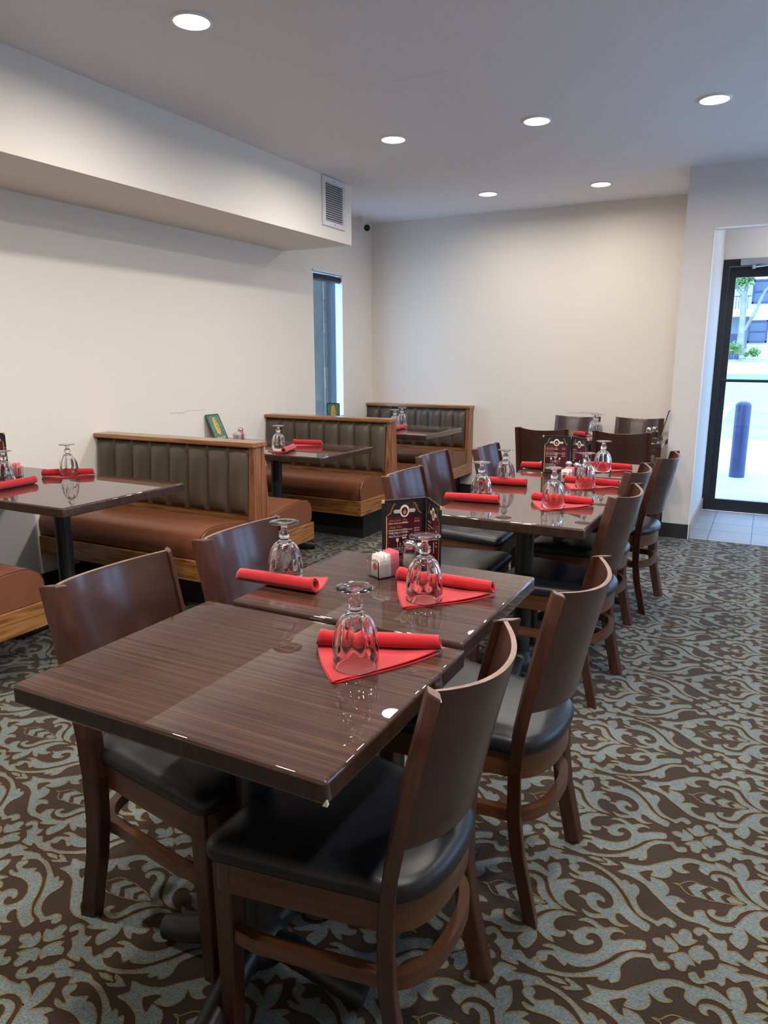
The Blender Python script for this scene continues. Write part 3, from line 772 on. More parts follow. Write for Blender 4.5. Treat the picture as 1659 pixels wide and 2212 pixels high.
def bench(label, xa, yc, sides, depth=0.525):
    L = xa - XL
    t = thing('booth_bench', label, 'bench', (XL, yc, 0), 0, 'oak framed booth benches along the left wall')
    b = B(); y0 = -0.27 if -1 in sides else 0.0; y1 = 0.27 if 1 in sides else 0.05
    box(b, (0.015, y0, 0), (L-0.13, y1, 0.236)); obj('plinth', b, M['black_base'], t)
    # oak frame under the cushions
    y0 = -depth - 0.005 if -1 in sides else -0.005; y1 = depth + 0.005 if 1 in sides else 0.055
    b = B(); box(b, (L-0.030, y0, 0.235), (L, y1, 0.346), 0.003); obj('end_rail', b, M['oak_y'], t)
    for s in sides:
        b = B(); ye = s * (depth + 0.005)
        box(b, (0.003, min(ye, ye - s*0.028), 0.235), (L-0.031, max(ye, ye - s*0.028), 0.345), 0.003); obj('front_rail', b, M['oak_x'], t)
    b = B(); box(b, (0.003, y0+0.03, 0.24), (L-0.031, y1-0.03, 0.30)); obj('seat_deck', b, M['black_base'], t)
    # core of the back and its oak end panel
    a0, a1 = (-0.095, -0.058) if -1 in sides else (-0.01, -0.005)
    c1, c0 = (0.080, 0.034) if 1 in sides else (0.055, 0.055)
    tri = [(a0, 0.346), (c1, 0.346), (c0, 0.884), (a1, 0.884)]
    b = B(); prism(b, [(y*0.72, z) for y, z in tri], 'x', 0.003, L-0.036); obj('back_core', b, M['oak_x'], t)
    b = B(); prism(b, tri, 'x', L-0.035, L-0.001, 0.002); obj('end_panel', b, M['oak_z'], t)
    b = B(); box(b, (0.003, a1-0.022, 0.884), (L+0.008, c0+0.012, 0.911), 0.004); obj('cap_rail', b, M['oak_x'], t)
    for s in sides:
        yin = 0.088
        pr = cushion_profile(yin, depth, s)
        b = B()
        loops = []
        for x, f in ((0.004, 1), (L-0.045, 1), (L-0.026, 0.995), (L-0.014, 0.985), (L-0.008, 0.965)):
            cy, cz = s*(yin+depth)/2, 0.42
            loops.append([(x, cy + (y-cy)*f, max(0.347, cz + (z-cz)*f)) for y, z in pr])
        loft(b, loops)
        cu = obj('seat_cushion', b, M['tan'], t, True, 50)
        b = B()
        tube(b, [(L-0.016, s*(yin+depth)/2 + (y - s*(yin+depth)/2)*0.994, max(0.350, 0.42+(z-0.42)*0.994)) for y, z in pr[1:]], 0.0036, 8)
        obj('piping', b, M['pipe'], cu, True)
        # channelled pad on the back
        nch = 8; cw = (L - 0.045) / nch
        b = B()
        yb, yt = (c1 - 0.010, c0 - 0.010) if s > 0 else (-a0 - 0.010, -a1 - 0.010)
        zb, ztp = 0.505, 0.878
        grid = []
        NU = nch * 10
        for r in range(11):
            v = r / 10; z = zb + (ztp - zb) * v
            row = []
            yc0 = yb + (yt - yb) * ((z - 0.346) / (0.884 - 0.346))
            for u in range(NU + 1):
                ph = (u % 10) / 10
                puff = 0.034 * (1 - abs(2*ph - 1) ** 2.2) * (1 - abs(2*v - 1) ** 5) ** 0.6 if u % 10 else 0.0
                row.append(b.verts.new((0.004 + u * cw / 10, s * (yc0 + 0.003 + puff), z)))
            grid.append(row)
        for r0, r1 in zip(grid, grid[1:]):
            for u in range(NU): b.faces.new((r0[u], r0[u+1], r1[u+1], r1[u]))
        back = []
        for r in range(11):
            z = zb + (ztp - zb) * r / 10
            yc0 = yb + (yt - yb) * ((z - 0.346) / (0.884 - 0.346))
            back.append([b.verts.new((0.004, s * yc0, z)), b.verts.new((0.004 + NU * cw / 10, s * yc0, z))])
        for r in range(10):
            b.faces.new((grid[r][0], grid[r+1][0], back[r+1][0], back[r][0])); b.faces.new((grid[r][NU], back[r][1], back[r+1][1], grid[r+1][NU]))
        b.faces.new([grid[0][u] for u in range(NU+1)] + [back[0][1], back[0][0]]); b.faces.new([grid[10][u] for u in range(NU, -1, -1)] + [back[10][0], back[10][1]])
        obj('back_pad', b, M['olive'], t, True, 70)
    return t
bench('tan booth seat in the left corner of the picture, only its aisle end showing', -2.675, 1.450, (1,))
bench('nearest high backed booth bench, two tan seats back to back with olive channelled back', -2.490, 3.265, (-1, 1))
bench('second high backed booth bench from the camera, behind the second booth table', -2.545, 5.035, (-1, 1))
bench('booth bench against the back wall in the corner, farthest from the camera', -2.575, 6.800, (-1,))
# ---------------------------------------------------------------- glassware
def make_goblet():
    b = B(); n = 100
    outer = [(0.0440, 0.0008), (0.0452, 0.0), (0.0462, 0.003), (0.0466, 0.020), (0.0466, 0.033), (0.0468, 0.036), (0.0470, 0.040), (0.0466, 0.050), (0.0450, 0.064), (0.0420, 0.078), (0.0372, 0.091), (0.0300, 0.102), (0.0215, 0.110), (0.0145, 0.1145), (0.0112, 0.117), (0.0112, 0.120),
             (0.0128, 0.122), (0.0160, 0.1255), (0.0168, 0.128), (0.0150, 0.1305), (0.0148, 0.132), (0.0158, 0.134), (0.0150, 0.137), (0.0110, 0.140), (0.0086, 0.144), (0.0082, 0.149), (0.0092, 0.154), (0.0140, 0.1575), (0.0250, 0.160), (0.0350, 0.1612), (0.0395, 0.1622), (0.0402, 0.1635), (0.0390, 0.1648), (0.0250, 0.1642), (0.0080, 0.1630), (0.0, 0.1628)]
    inner = [(0.0432, 0.002), (0.0434, 0.030), (0.0428, 0.050), (0.0402, 0.072), (0.0350, 0.088), (0.0270, 0.100), (0.0160, 0.1075), (0.0060, 0.1100), (0.0, 0.1105)]
    def fn(r, z, a):
        if z < 0.037 or z > 0.1155: return r
        amp = 0.115 * min(1, (z - 0.037) / 0.006) * min(1, (0.1155 - z) / 0.01)
        if r < 0.0435 and abs(z - 0.05) < 0: return r
        return r * (1 - amp * (1 - abs(math.sin(5 * a)) ** 0.65))
    prof_out = outer
    rows = []
    def ring(r, z, f):
        if r < 1e-5: return [b.verts.new((0, 0, z))]
        return [b.verts.new(((f(r, z, 2*PI*i/n) if f else r) * math.cos(2*PI*i/n), (f(r, z, 2*PI*i/n) if f else r) * math.sin(2*PI*i/n), z)) for i in range(n)]
    rows = [ring(r, z, None) for r, z in inner[::-1]] + [ring(r, z, fn) for r, z in outer]
    for a, c in zip(rows, rows[1:]):
        for i in range(n):
            j = (i + 1) % n
            if len(a) == 1: b.faces.new((a[0], c[j], c[i]))
            elif len(c) == 1: b.faces.new((a[i], a[j], c[0]))
            else: b.faces.new((a[i], a[j], c[j], c[i]))
    return obj('goblet', b, M['glass'], None, True, 60)

GO = make_goblet()
gused = [False]
def goblet(x, y, z, rz, label):
    if not gused[0]:
        gused[0] = True; o = GO
    else:
        o = GO.copy(); COL.objects.link(o)
    o.location = (x, y, z); o.rotation_euler = (0, 0, rz)
    return tag(o, label, 'glass', 'upside down goblets on the tables')

def napkin(x, y, rz, length, tip, label, z=ZT):
    """cloth lying flat from its tip to one long edge, that edge rolled up; local +x runs along the roll"""
    b = B()
    NS, NT = 14, 26
    rows = []
    zf = 0.0042
    tx, ty = tip
    def edge(s):
        xl = tx * (1 - s) + 0.0 * s - 0.006 * math.sin(PI * s)
        xr = tx * (1 - s) + length * s + 0.022 * math.sin(PI * s) * s ** 0.4
        return xl, xr, ty * (1 - s)
    for i in range(NS + 1):
        s = i / NS
        xl, xr, yy = edge(max(s, 0.02))
        row = []
        for k in range(NT + 1):
            u = k / NT
            lift = 0.010 * max(0, u - 0.72) / 0.28 * s * (1 - 0.4*s) if s > 0.25 else 0
            row.append((xl + (xr - xl) * u, yy - 0.004*math.sin(PI*u)*(1-s), zf + lift * 0.7 + 0.0008 * math.sin(9*u + 5*s)))
        rows.append(row)
    r0, r1, turns = 0.0165, 0.0095, 1.65
    NA = 34
    for i in range(1, NA + 1):
        q = i / NA; a = -PI/2 + q * turns * 2 * PI
        r = r0 + (r1 - r0) * q
        row = []
        for k in range(NT + 1):
            u = k / NT
            w = 1 + 0.10 * math.sin(2.3*u + 0.6) + (0.10 if u < 0.06 else 0)
            row.append((length * u + 0.004 * math.sin(a) * (1 - 2*u), 0.004 + r * w * math.cos(a), zf + r0 * w + r * w * math.sin(a)))
        rows.append(row)
    V = [[b.verts.new(p) for p in row] for row in rows]
    for a, c in zip(V, V[1:]):
        for k in range(NT): b.faces.new((a[k], a[k+1], c[k+1], c[k]))
    # folded under-layer, a little larger
    U = []
    for i in range(9):
        s = i / 8
        xl, xr, yy = edge(max(s, 0.03))
        U.append([b.verts.new((xl + (xr - xl) * k / 12 + (0.003 if k == 12 else -0.001 if k == 0 else 0), yy - 0.003*(1-s), 0.0014)) for k in range(13)])
    for a, c in zip(U, U[1:]):
        for k in range(12): b.faces.new((a[k], a[k+1], c[k+1], c[k]))
    o = obj('napkin', b, M['red'], None, True, 80)
    o.location = (x, y, z); o.rotation_euler = (0, 0, R(rz))
    so = o.modifiers.new('cloth', 'SOLIDIFY'); so.thickness = 0.0021; so.offset = 0.0
    tag(o, label, 'napkin', 'red napkins on the tables')
    return o

NZ = 0.0062
napkin(-0.803, 1.230, 22, 0.262, (0.060, -0.170), 'red napkin with one rolled edge on the nearest table, at its right edge')
goblet(-0.680, 1.178, ZT+NZ, 0.1, 'nearest upside down goblet, on the red napkin at the right edge of the closest table')
napkin(-0.850, 1.705, 1, 0.272, (0.110, -0.195), 'red napkin on the right side of the second table, before the menu', ZT+0.010)
goblet(-0.716, 1.587, ZT+0.010+NZ, 0.4, 'upside down goblet on the right side of the second table, partly covering the wine menu')
napkin(-0.992, 1.518, 181, 0.245, (0.040, -0.120), 'red napkin on the left side of the second table, its roll towards the camera', ZT+0.010)
goblet(-1.116, 1.555, ZT+0.010+NZ, 0.2, 'upside down goblet on the left side of the second table, behind a rolled red napkin')
napkin(-0.969, 2.915, 187, 0.238, (0.040, -0.120), 'red napkin on the left side at the near end of the long middle table')
goblet(-1.063, 2.946, ZT+NZ, 0.3, 'upside down goblet on the left side at the near end of the long middle table')
napkin(-0.992, 3.395, 186, 0.230, (0.040, -0.120), 'red napkin on the left side of the long middle table, farther along')
goblet(-1.108, 3.410, ZT+NZ, 0.0, 'left side goblet of the long middle table, second from its near end')
napkin(-0.865, 3.050, -2, 0.262, (0.105, -0.190), 'red napkin on the right at the near corner of the long middle table')
goblet(-0.742, 2.930, ZT+NZ, 0.6, 'upside down goblet on the right at the near corner of the long middle table')
napkin(-0.850, 3.570, -3, 0.262, (0.085, -0.170), 'red napkin on the long middle table, beside the white sugar caddy')
goblet(-0.729, 3.472, ZT+NZ, 0.2, 'upside down goblet on the long middle table, just right of the sugar caddy')
napkin(-0.868, 4.110, 0, 0.250, (0.085, -0.150), 'red napkin on the right of the small table beyond the long middle table', ZT+0.004)
goblet(-0.752, 3.990, ZT+0.004+NZ, 0.5, 'upside down goblet on the small far middle table, in front of a dark chair back')
napkin(-0.985, 3.955, 180, 0.205, (0.040, -0.100), 'red napkin lying left of the standing wine menu, on the small far middle table', ZT+0.004)
napkin(-3.335, 2.500, 40, 0.255, (0.100, -0.085), 'red napkin under the lone goblet on the booth table at the left edge')
goblet(-3.215, 2.572, ZT+NZ, 0.3, 'upside down goblet on the left booth table, standing against the bare wall')
napkin(-3.190, 2.345, -84, 0.270, (0.080, -0.130), 'red napkin cut by the left picture edge, rolled side towards the camera')
goblet(-3.255, 2.235, ZT+NZ, 0.1, 'upside down goblet cut by the left picture edge, in front of the standing menu')
napkin(-2.835, 4.080, -72, 0.235, (0.130, -0.135), 'red napkin under the goblet on the second booth table, roll opening at the near end')
goblet(-2.868, 3.960, ZT+NZ, 0.2, 'upside down goblet on the second booth table, just past the first booth back')
napkin(-2.985, 4.300, 14, 0.215, (0.060, -0.090), 'second red napkin on the second booth table, lying behind the goblet')
napkin(-2.830, 5.820, -88, 0.230, (0.080, -0.110), 'red napkin on the farthest booth table, beside the end of the second booth back')
goblet(-2.868, 5.690, ZT+NZ, 0.2, 'left upside down goblet on the farthest booth table, half hidden by the booth back')
goblet(-2.955, 6.010, ZT+0.001, 0.7, 'right upside down goblet on the farthest booth table, against the olive back')
napkin(-1.235, 5.830, 150, 0.130, (0.04, -0.10), 'red napkin on the table at the back wall, roll end towards the camera')
goblet(-1.195, 5.985, ZT+0.001, 0.0, 'nearer upside down goblet on the table at the back wall, right of the red napkin')
goblet(-1.228, 6.075, ZT+0.001, 0.3, 'farther upside down goblet on the table at the back wall, behind its twin')

# ---------------------------------------------------------------- shakers and sugar caddies
def make_shaker(fill):
    t = thing('shaker', '', 'shaker')
    n = 48
    def fn(r, z, a): return r * (1 - 0.035 * (1 - abs(math.cos(4*a)))) if 0.006 < z < 0.055 else r
    b = B(); lathe(b, [(0, 0.001), (0.019, 0), (0.0225, 0.002), (0.0235, 0.007), (0.0232, 0.03), (0.0225, 0.054), (0.0195, 0.063), (0.0175, 0.067), (0.0175, 0.074), (0.0155, 0.074), (0.0155, 0.066), (0.019, 0.056), (0.0205, 0.050), (0.0205, 0.008), (0.018, 0.005), (0, 0.005)], n, fn=fn)
    obj('jar', b, M['glass'], t, True, 50)
    b = B(); lathe(b, [(0, 0.0056), (0.0175, 0.0056), (0.0198, 0.009), (0.0200, 0.046), (0.016, 0.0475), (0, 0.0485)], 32); obj('filling', b, fill, t, True, 50)
    b = B(); lathe(b, [(0.0185, 0.066), (0.0205, 0.066), (0.0205, 0.070), (0.0192, 0.0705), (0.0192, 0.073), (0.0205, 0.0735), (0.0205, 0.078), (0.0190, 0.083), (0.0150, 0.088), (0.008, 0.0905), (0, 0.091)], 32); li = obj('lid', b, M['chrome'], t, True, 50)
    b = B()
    for k in range(7):
        a = k * 2*PI/6; rr = 0.008 if k < 6 else 0
        lathe(b, [(0, 0.0), (0.0012, 0.0), (0.0012, 0.0006), (0, 0.0006)], 8, (rr*math.cos(a), rr*math.sin(a), 0.0902))
    obj('hole', b, M['ink_k'], li)
    return t
SALT = make_shaker(M['salt']); PEP = make_shaker(M['pepper'])
firsts = {id(SALT): True, id(PEP): True}
def shaker(proto, x, y, z, label):
    if firsts[id(proto)]:
        firsts[id(proto)] = False; proto.location = (x, y, z); proto['label'] = label; proto['group'] = 'salt and pepper shakers'
    else: dup(proto, (x, y, z), random.uniform(0, 1), label, 'salt and pepper shakers')
shaker(SALT, -0.868, 1.822, ZT+0.010, 'glass salt shaker with chrome lid before the wine menu on the second table')
shaker(PEP, -0.828, 1.812, ZT+0.010, 'shaker right of the salt on the second table, half hidden behind the goblet')
shaker(SALT, -0.872, 3.735, ZT, 'chrome topped shaker behind the sugar caddy on the long middle table, left one')
shaker(PEP, -0.822, 3.705, ZT, 'chrome topped shaker behind the sugar caddy on the long middle table, right one')
shaker(SALT, -3.555, 4.420, ZT, 'chrome lidded shaker beside the leaning green menu on the second booth table')
shaker(SALT, -0.778, 5.895, ZT, 'left chrome topped shaker at the right end of the table by the back wall')
shaker(PEP, -0.744, 5.965, ZT, 'right chrome topped shaker at the right end of the table by the back wall')

def caddy(x, y, z, rz, label, nw, npk, wlab, plab, order=1):
    t = thing('sugar_caddy', label, 'caddy', (x, y, z), R(rz), 'clear sugar caddies')
    L, Wd, h, th = 0.078, 0.050, 0.050, 0.0022
    b = B()
    fx, fy = 1.06, 1.08
    def wall(p0, p1, q0, q1):   # bottom edge p, top edge q, inner offset towards the centre
        pts = [Vector((*p0, 0)), Vector((*p1, 0)), Vector((*q1, h)), Vector((*q0, h))]
        n = (pts[1]-pts[0]).cross(pts[3]-pts[0]).normalized() * th
        lo = [b.verts.new(v) for v in pts]; hi = [b.verts.new(v + n) for v in pts]
        for q in ((3,2,1,0),): b.faces.new([lo[i] for i in q])
        b.faces.new(hi)
        for i in range(4): b.faces.new((lo[i], lo[(i+1) % 4], hi[(i+1) % 4], hi[i]))
    a, c = L/2, Wd/2
    wall((-a, -c), (a, -c), (-a*fx, -c*fy), (a*fx, -c*fy)); wall((a, c), (-a, c), (a*fx, c*fy), (-a*fx, c*fy))
    wall((a, -c), (a, c), (a*fx, -c*fy), (a*fx, c*fy)); wall((-a, c), (-a, -c), (-a*fx, c*fy), (-a*fx, -c*fy))
    box(b, (-a, -c, 0), (a, c, th))
    obj('tray', b, M['acryl'], t)
    b = B(); tube(b, [(a*fx, -c*fy, h), (a*fx, c*fy, h), (-a*fx, c*fy, h), (-a*fx, -c*fy, h)], 0.0022, 8, closed=True); obj('rim', b, M['acryl'], t, True)
    tot = nw + npk
    for k in range(tot):
        white = (k < nw) if order > 0 else (k >= npk)
        px = -a + 0.008 + (L - 0.016) * k / (tot - 1)
        hh = 0.062 + random.uniform(-0.003, 0.004) + (0.006 if not white else 0)
        b = B(); rows = []
        lean = random.uniform(-0.003, 0.003)
        for zz, tk in ((0.0, 0.0006), (0.004, 0.0016), (hh*0.5, 0.0021), (hh-0.006, 0.0014), (hh-0.004, 0.0005), (hh, 0.0005)):
            rows.append([(tk + lean*zz/hh, -0.0205, zz), (tk + lean*zz/hh, 0.0205, zz), (-tk + lean*zz/hh, 0.0205, zz), (-tk + lean*zz/hh, -0.0205, zz)])
        loft(b, rows)
        p = obj('sugar_packet', b, M['paper'] if white else M['pink'], None, True, 40)
        v = Matrix.Rotation(R(rz), 3, 'Z') @ Vector((px, 0, 0))
        p.location = (x + v.x, y + v.y, z + th + 0.0005); p.rotation_euler = (0, 0, R(rz))
        tag(p, wlab if white else plab, 'packet', ('white' if white else 'pink') + ' sugar packets, ' + label)
        if (white and k == 0 and order > 0):
            b = B(); lathe(b, [(0, 0.0), (0.0105, 0.0), (0.0105, 0.0003), (0, 0.0003)], 20); bmesh.ops.transform(b, matrix=Matrix.Translation((-0.0023, 0, 0.030)) @ Matrix.Rotation(R(-90), 4, 'Y'), verts=b.verts[:])
            box(b, (-0.0026, -0.012, 0.045), (-0.0020, 0.012, 0.0465)); box(b, (-0.0024, -0.009, 0.049), (-0.0018, 0.009, 0.0502))
            obj('packet_print', b, M['red_ink'], p)
    return t
caddy(-0.905, 1.738, ZT+0.010, 62, 'clear plastic sugar caddy in front of the wine menu on the second table', 9, 6, 'white sugar packet in the caddy on the second table', 'pink sugar packet in the caddy on the second table')
caddy(-0.850, 3.622, ZT, 78, 'clear sugar caddy before the wine menu on the long middle table', 9, 6, 'white sugar packet in the caddy on the long middle table', 'pink sugar packet in the caddy on the long middle table')
caddy(-3.470, 2.430, ZT, 30, 'clear sugar caddy on the left booth table, behind the cut off goblet', 7, 5, 'white sugar packet in the caddy on the left booth table', 'pink sugar packet in the caddy on the left booth table')
caddy(-3.500, 4.330, ZT, 80, 'low sugar caddy beside the leaning green menu on the second booth table', 6, 4, 'white sugar packet in the caddy on the second booth table', 'pink sugar packet in the caddy on the second booth table')

# ---------------------------------------------------------------- menus
def text_bm(bm, body, size, x, z, align='LEFT', shear=0.0, y=-0.0004):
    cu = bpy.data.curves.new('t', 'FONT'); cu.body = body; cu.size = size; cu.align_x = align; cu.shear = shear; cu.resolution_u = 2
    o = bpy.data.objects.new('t', cu); COL.objects.link(o)
    dg = bpy.context.evaluated_depsgraph_get()
    me = bpy.data.meshes.new_from_object(o.evaluated_get(dg))
    vs = [bm.verts.new((x + v.co.x, y, z + v.co.y)) for v in me.vertices]
    for p in me.polygons:
        try: bm.faces.new([vs[i] for i in p.vertices])
        except ValueError: pass
    bpy.data.objects.remove(o); bpy.data.curves.remove(cu); bpy.data.meshes.remove(me)

def flat(bm, pts, y, mi=0):
    vs = [bm.verts.new((a, y, c)) for a, c in pts]
    f = bm.faces.new(vs); f.material_index = mi

def ellipse(cx, cz, rx, rz, n=28, a0=0, a1=2*PI):
    full = abs(a1 - a0 - 2*PI) < 1e-6
    m = n if full else n + 1
    return [(cx + rx*math.cos(a0 + (a1-a0)*i/n), cz + rz*math.sin(a0 + (a1-a0)*i/n)) for i in range(m)]

def ribbon(bm, pts, w, y):
    for (a, b_), (c, d) in zip(pts, pts[1:]):
        t = Vector((c-a, d-b_)); t.normalize(); nx, nz = -t.y*w/2, t.x*w/2
        flat(bm, [(a+nx, b_+nz), (a-nx, b_-nz), (c-nx, d-nz), (c+nx, d+nz)], y)

def menu_panel(root, side, Wm, Hm, kind):
    """one panel hinged on x=0 and running along +x (side=1) or -x (side=-1); printed face towards -y"""
    meshes = []
    x0, x1 = (0.0015, Wm) if side > 0 else (-Wm, -0.0015)
    cx = (x0 + x1) / 2
    def add(name, bm, m):
        meshes.append(obj(name, bm, m, root)); return meshes[-1]
    b = B(); box(b, (x0, 0.0, 0), (x1, 0.0035, Hm), 0.0008, 1); cov = add('cover_panel', b, M['cover'])
    b = B()
    fx = x1 if side > 0 else x0
    for z in (0, Hm - 0.009):
        box(b, (fx - 0.0075 if side > 0 else fx - 0.0006, -0.0006, z - (0.0003 if z == 0 else 0)), (fx + 0.0006 if side > 0 else fx + 0.0075, 0.0041, z + 0.0094), 0.0003, 1)
    add('metal_corner', b, M['gold'] if kind == 'wine' else M['steel'])
    m0, m1 = x0 + 0.013, x1 - 0.013
    if kind == 'wine':
        b = B(); flat(b, [(m0, 0.010), (m1, 0.010), (m1, Hm-0.052), (m0, Hm-0.052)], -0.0003); add('printed_sheet', b, M['maroon'])
        b = B(); flat(b, [(m0, Hm-0.052), (m1, Hm-0.052), (m1, Hm-0.010), (m0, Hm-0.010)], -0.0003); add('printed_heading', b, M['night'])
        b = B()
        gx = m0 if side < 0 else m1
        flat(b, [(gx-0.0012, 0.010), (gx+0.0016, 0.010), (gx+0.0016, Hm-0.048), (gx-0.0012, Hm-0.048)], -0.0005)
        for q in (0, 0.003):
            ribbon(b, [(m0+0.001+q, Hm-0.046), (m0+0.010+q, Hm-0.041), (m0+0.015+q, Hm-0.030), (m0+0.019+q, Hm-0.020), (m0+0.026+q, Hm-0.012)], 0.0007, -0.0006)
            ribbon(b, [(m1-0.001-q, Hm-0.046), (m1-0.010-q, Hm-0.041), (m1-0.015-q, Hm-0.030), (m1-0.019-q, Hm-0.020), (m1-0.026-q, Hm-0.012)], 0.0007, -0.0006)
        add('gold_print', b, M['gold'])
        zc = Hm - 0.036
        b = B()
        flat(b, ellipse(cx, zc, 0.0150, 0.0185), -0.0007)
        flat(b, [(cx-0.036, zc), (cx-0.032, zc+0.0055), (cx+0.032, zc+0.0055), (cx+0.036, zc), (cx+0.032, zc-0.0055), (cx-0.032, zc-0.0055)], -0.0006)
        lg = add('logo', b, M['ink_w'])
        b = B(); flat(b, ellipse(cx, zc-0.001, 0.0102, 0.0128), -0.0009)
        ribbon(b, [(cx-0.0345, zc), (cx-0.0315, zc+0.0042), (cx-0.012, zc+0.0042)], 0.0007, -0.0008); ribbon(b, [(cx-0.0345, zc), (cx-0.0315, zc-0.0042), (cx-0.012, zc-0.0042)], 0.0007, -0.0008)
        ribbon(b, [(cx+0.0345, zc), (cx+0.0315, zc+0.0042), (cx+0.012, zc+0.0042)], 0.0007, -0.0008); ribbon(b, [(cx+0.0345, zc), (cx+0.0315, zc-0.0042), (cx+0.012, zc-0.0042)], 0.0007, -0.0008)
        text_bm(b, 'Tandoor', 0.0062, cx-0.0225, zc-0.0020, 'CENTER', 0.2, -0.0009); text_bm(b, 'Fusion', 0.0062, cx+0.0225, zc-0.0020, 'CENTER', 0.2, -0.0009)
        obj('logo_centre', b, M['ink_k'], lg); b = B()
        flat(b, ellipse(cx, zc-0.004, 0.0052, 0.0062, 20), -0.0011); flat(b, [(cx-0.0035, zc), (cx+0.0035, zc), (cx+0.0008, zc+0.0070)], -0.0011)
        obj('logo_drop', b, M['ink_o'], lg)
        lx = m0 + 0.006
        b = B()
        if side < 0:
            for body, z, sz in (('White Zinfandel Beringer', Hm-0.073, 0.0062), ('White CUPCAKE Chardonnay', Hm-0.094, 0.0062), ('White Zinfandel Beringer', Hm-0.1015, 0.0062), ('White Riesling Cupcake', Hm-0.112, 0.0062),
                                ('22 oz | Taj Mahal | India', 0.052, 0.0056), ('12 oz | Taj Mahal | India', 0.0455, 0.0056), ('12 oz | Domestic Bottled', 0.039, 0.0056), ('12 oz | Bottled', 0.0325, 0.0056), ('Imported (Mexico)', 0.026, 0.0056)):
                text_bm(b, body, sz, lx, z, 'LEFT', 0.25, -0.0007)
            for body, dx, z in (('$6.00', 0.046, Hm-0.0715), ('$16.00', 0.083, Hm-0.0715), ('$7.00', 0.046, Hm-0.0925), ('$7.00', 0.046, Hm-0.100), ('$7.00', 0.046, Hm-0.110), ('$29.00', 0.083, Hm-0.0925), ('$29.00', 0.083, Hm-0.100), ('$29.00', 0.083, Hm-0.110)):
                text_bm(b, body, 0.0062, lx + dx, z, 'LEFT', 0.25, -0.0007)
        else:
            for k, body in enumerate(('Red Wine', 'Cabernet Sauvignon', 'Merlot', 'Malbec', 'Pinot Noir', 'Shiraz')):
                text_bm(b, body, 0.0066 if k else 0.0075, lx, Hm-0.070-0.011*k, 'LEFT', 0.2, -0.0007)
            for k in range(5): text_bm(b, '$8.00', 0.0062, lx + 0.083, Hm-0.081-0.011*k, 'LEFT', 0.25, -0.0007)
        add('white_lettering', b, M['ink_w'])
        b = B()
        if side < 0:
            for body, z in (('Blush Wine', Hm-0.0655), ('White Wine', Hm-0.085)): text_bm(b, body, 0.0080, lx+0.002, z, 'LEFT', 0.5, -0.0007)
            text_bm(b, 'Glass', 0.0066, lx+0.046, Hm-0.0640, 'LEFT', 0.2, -0.0007); text_bm(b, 'Bottle', 0.0066, lx+0.084, Hm-0.0640, 'LEFT', 0.2, -0.0007); text_bm(b, 'Beer', 0.0095, lx+0.046, 0.068, 'LEFT', 0.5, -0.0007)
            flat(b, ellipse(lx+0.029, Hm-0.125, 0.0042, 0.0040, 16, PI, 2*PI), -0.0007)
            flat(b, [(lx+0.044, 0.036), (lx+0.049, 0.036), (lx+0.049, 0.046), (lx+0.044, 0.046)], -0.0007)
        add('orange_lettering', b, M['ink_o'])
        b = B()
        if side < 0:
            for gxx in (lx+0.029, lx+0.073):
                flat(b, [(gxx-0.0042, Hm-0.125), (gxx+0.0042, Hm-0.125), (gxx+0.0034, Hm-0.116), (gxx-0.0034, Hm-0.116)], -0.0007)
                ribbon(b, [(gxx, Hm-0.129), (gxx, Hm-0.142)], 0.0007, -0.0007)
            for q in (-0.0028, 0.0028):
                ribbon(b, [(lx+0.051+q, Hm-0.126), (lx+0.051+q, Hm-0.139)], 0.0016, -0.0007); ribbon(b, [(lx+0.051+q-0.003, Hm-0.1395), (lx+0.051+q+0.003, Hm-0.1395)], 0.0014, -0.0007)
            flat(b, [(lx+0.0445, Hm-0.1185), (lx+0.0575, Hm-0.1185), (lx+0.0575, Hm-0.1145), (lx+0.0445, Hm-0.1145)], -0.0007)
            for bx in (lx+0.038, lx+0.063):
                ribbon(b, [(bx-0.003, Hm-0.151), (bx-0.003, Hm-0.141), (bx-0.0008, Hm-0.136), (bx-0.0008, Hm-0.131), (bx+0.0008, Hm-0.131), (bx+0.0008, Hm-0.136), (bx+0.003, Hm-0.141), (bx+0.003, Hm-0.151), (bx-0.003, Hm-0.151)], 0.0005, -0.0007)
        else:
            flat(b, [(cx+0.006, Hm-0.150), (cx+0.011, Hm-0.150), (cx+0.011, Hm-0.118), (cx+0.006, Hm-0.118)], -0.0007)
        add('drink_pictures', b, M['ink_w'])
        b = B()
        if side < 0:
            flat(b, [(lx+0.0452, Hm-0.1185), (lx+0.0568, Hm-0.1185), (lx+0.0553, Hm-0.126), (lx+0.0467, Hm-0.126)], -0.0008)
            add('drink_fill', b, M['ink_k'])
            b = B(); flat(b, ellipse(lx+0.073, Hm-0.1245, 0.0043, 0.0048, 16, PI, 2*PI), -0.0008); add('wine_fill', b, M['ink_r'])
        else:
            flat(b, [(cx-0.02, 0.030), (cx+0.02, 0.030), (cx+0.02, 0.042), (cx-0.02, 0.042)], -0.0008); add('footer_print', b, M['ink_r'])
    elif kind == 'green':
        b = B(); flat(b, [(x0+0.008, 0.008), (x1-0.008, 0.008), (x1-0.008, Hm-0.008), (x0+0.008, Hm-0.008)], -0.0003); add('printed_sheet', b, M['green'])
        b = B(); zc = Hm*0.56
        flat(b, [(cx-0.020, zc-0.055), (cx-0.006, zc-0.072), (cx+0.006, zc-0.072), (cx+0.020, zc-0.055), (cx+0.023, zc), (cx+0.018, zc+0.05), (cx+0.005, zc+0.072), (cx-0.005, zc+0.072), (cx-0.018, zc+0.05), (cx-0.023, zc)], -0.0005)
        em = add('emblem', b, M['amber'])
        b = B()
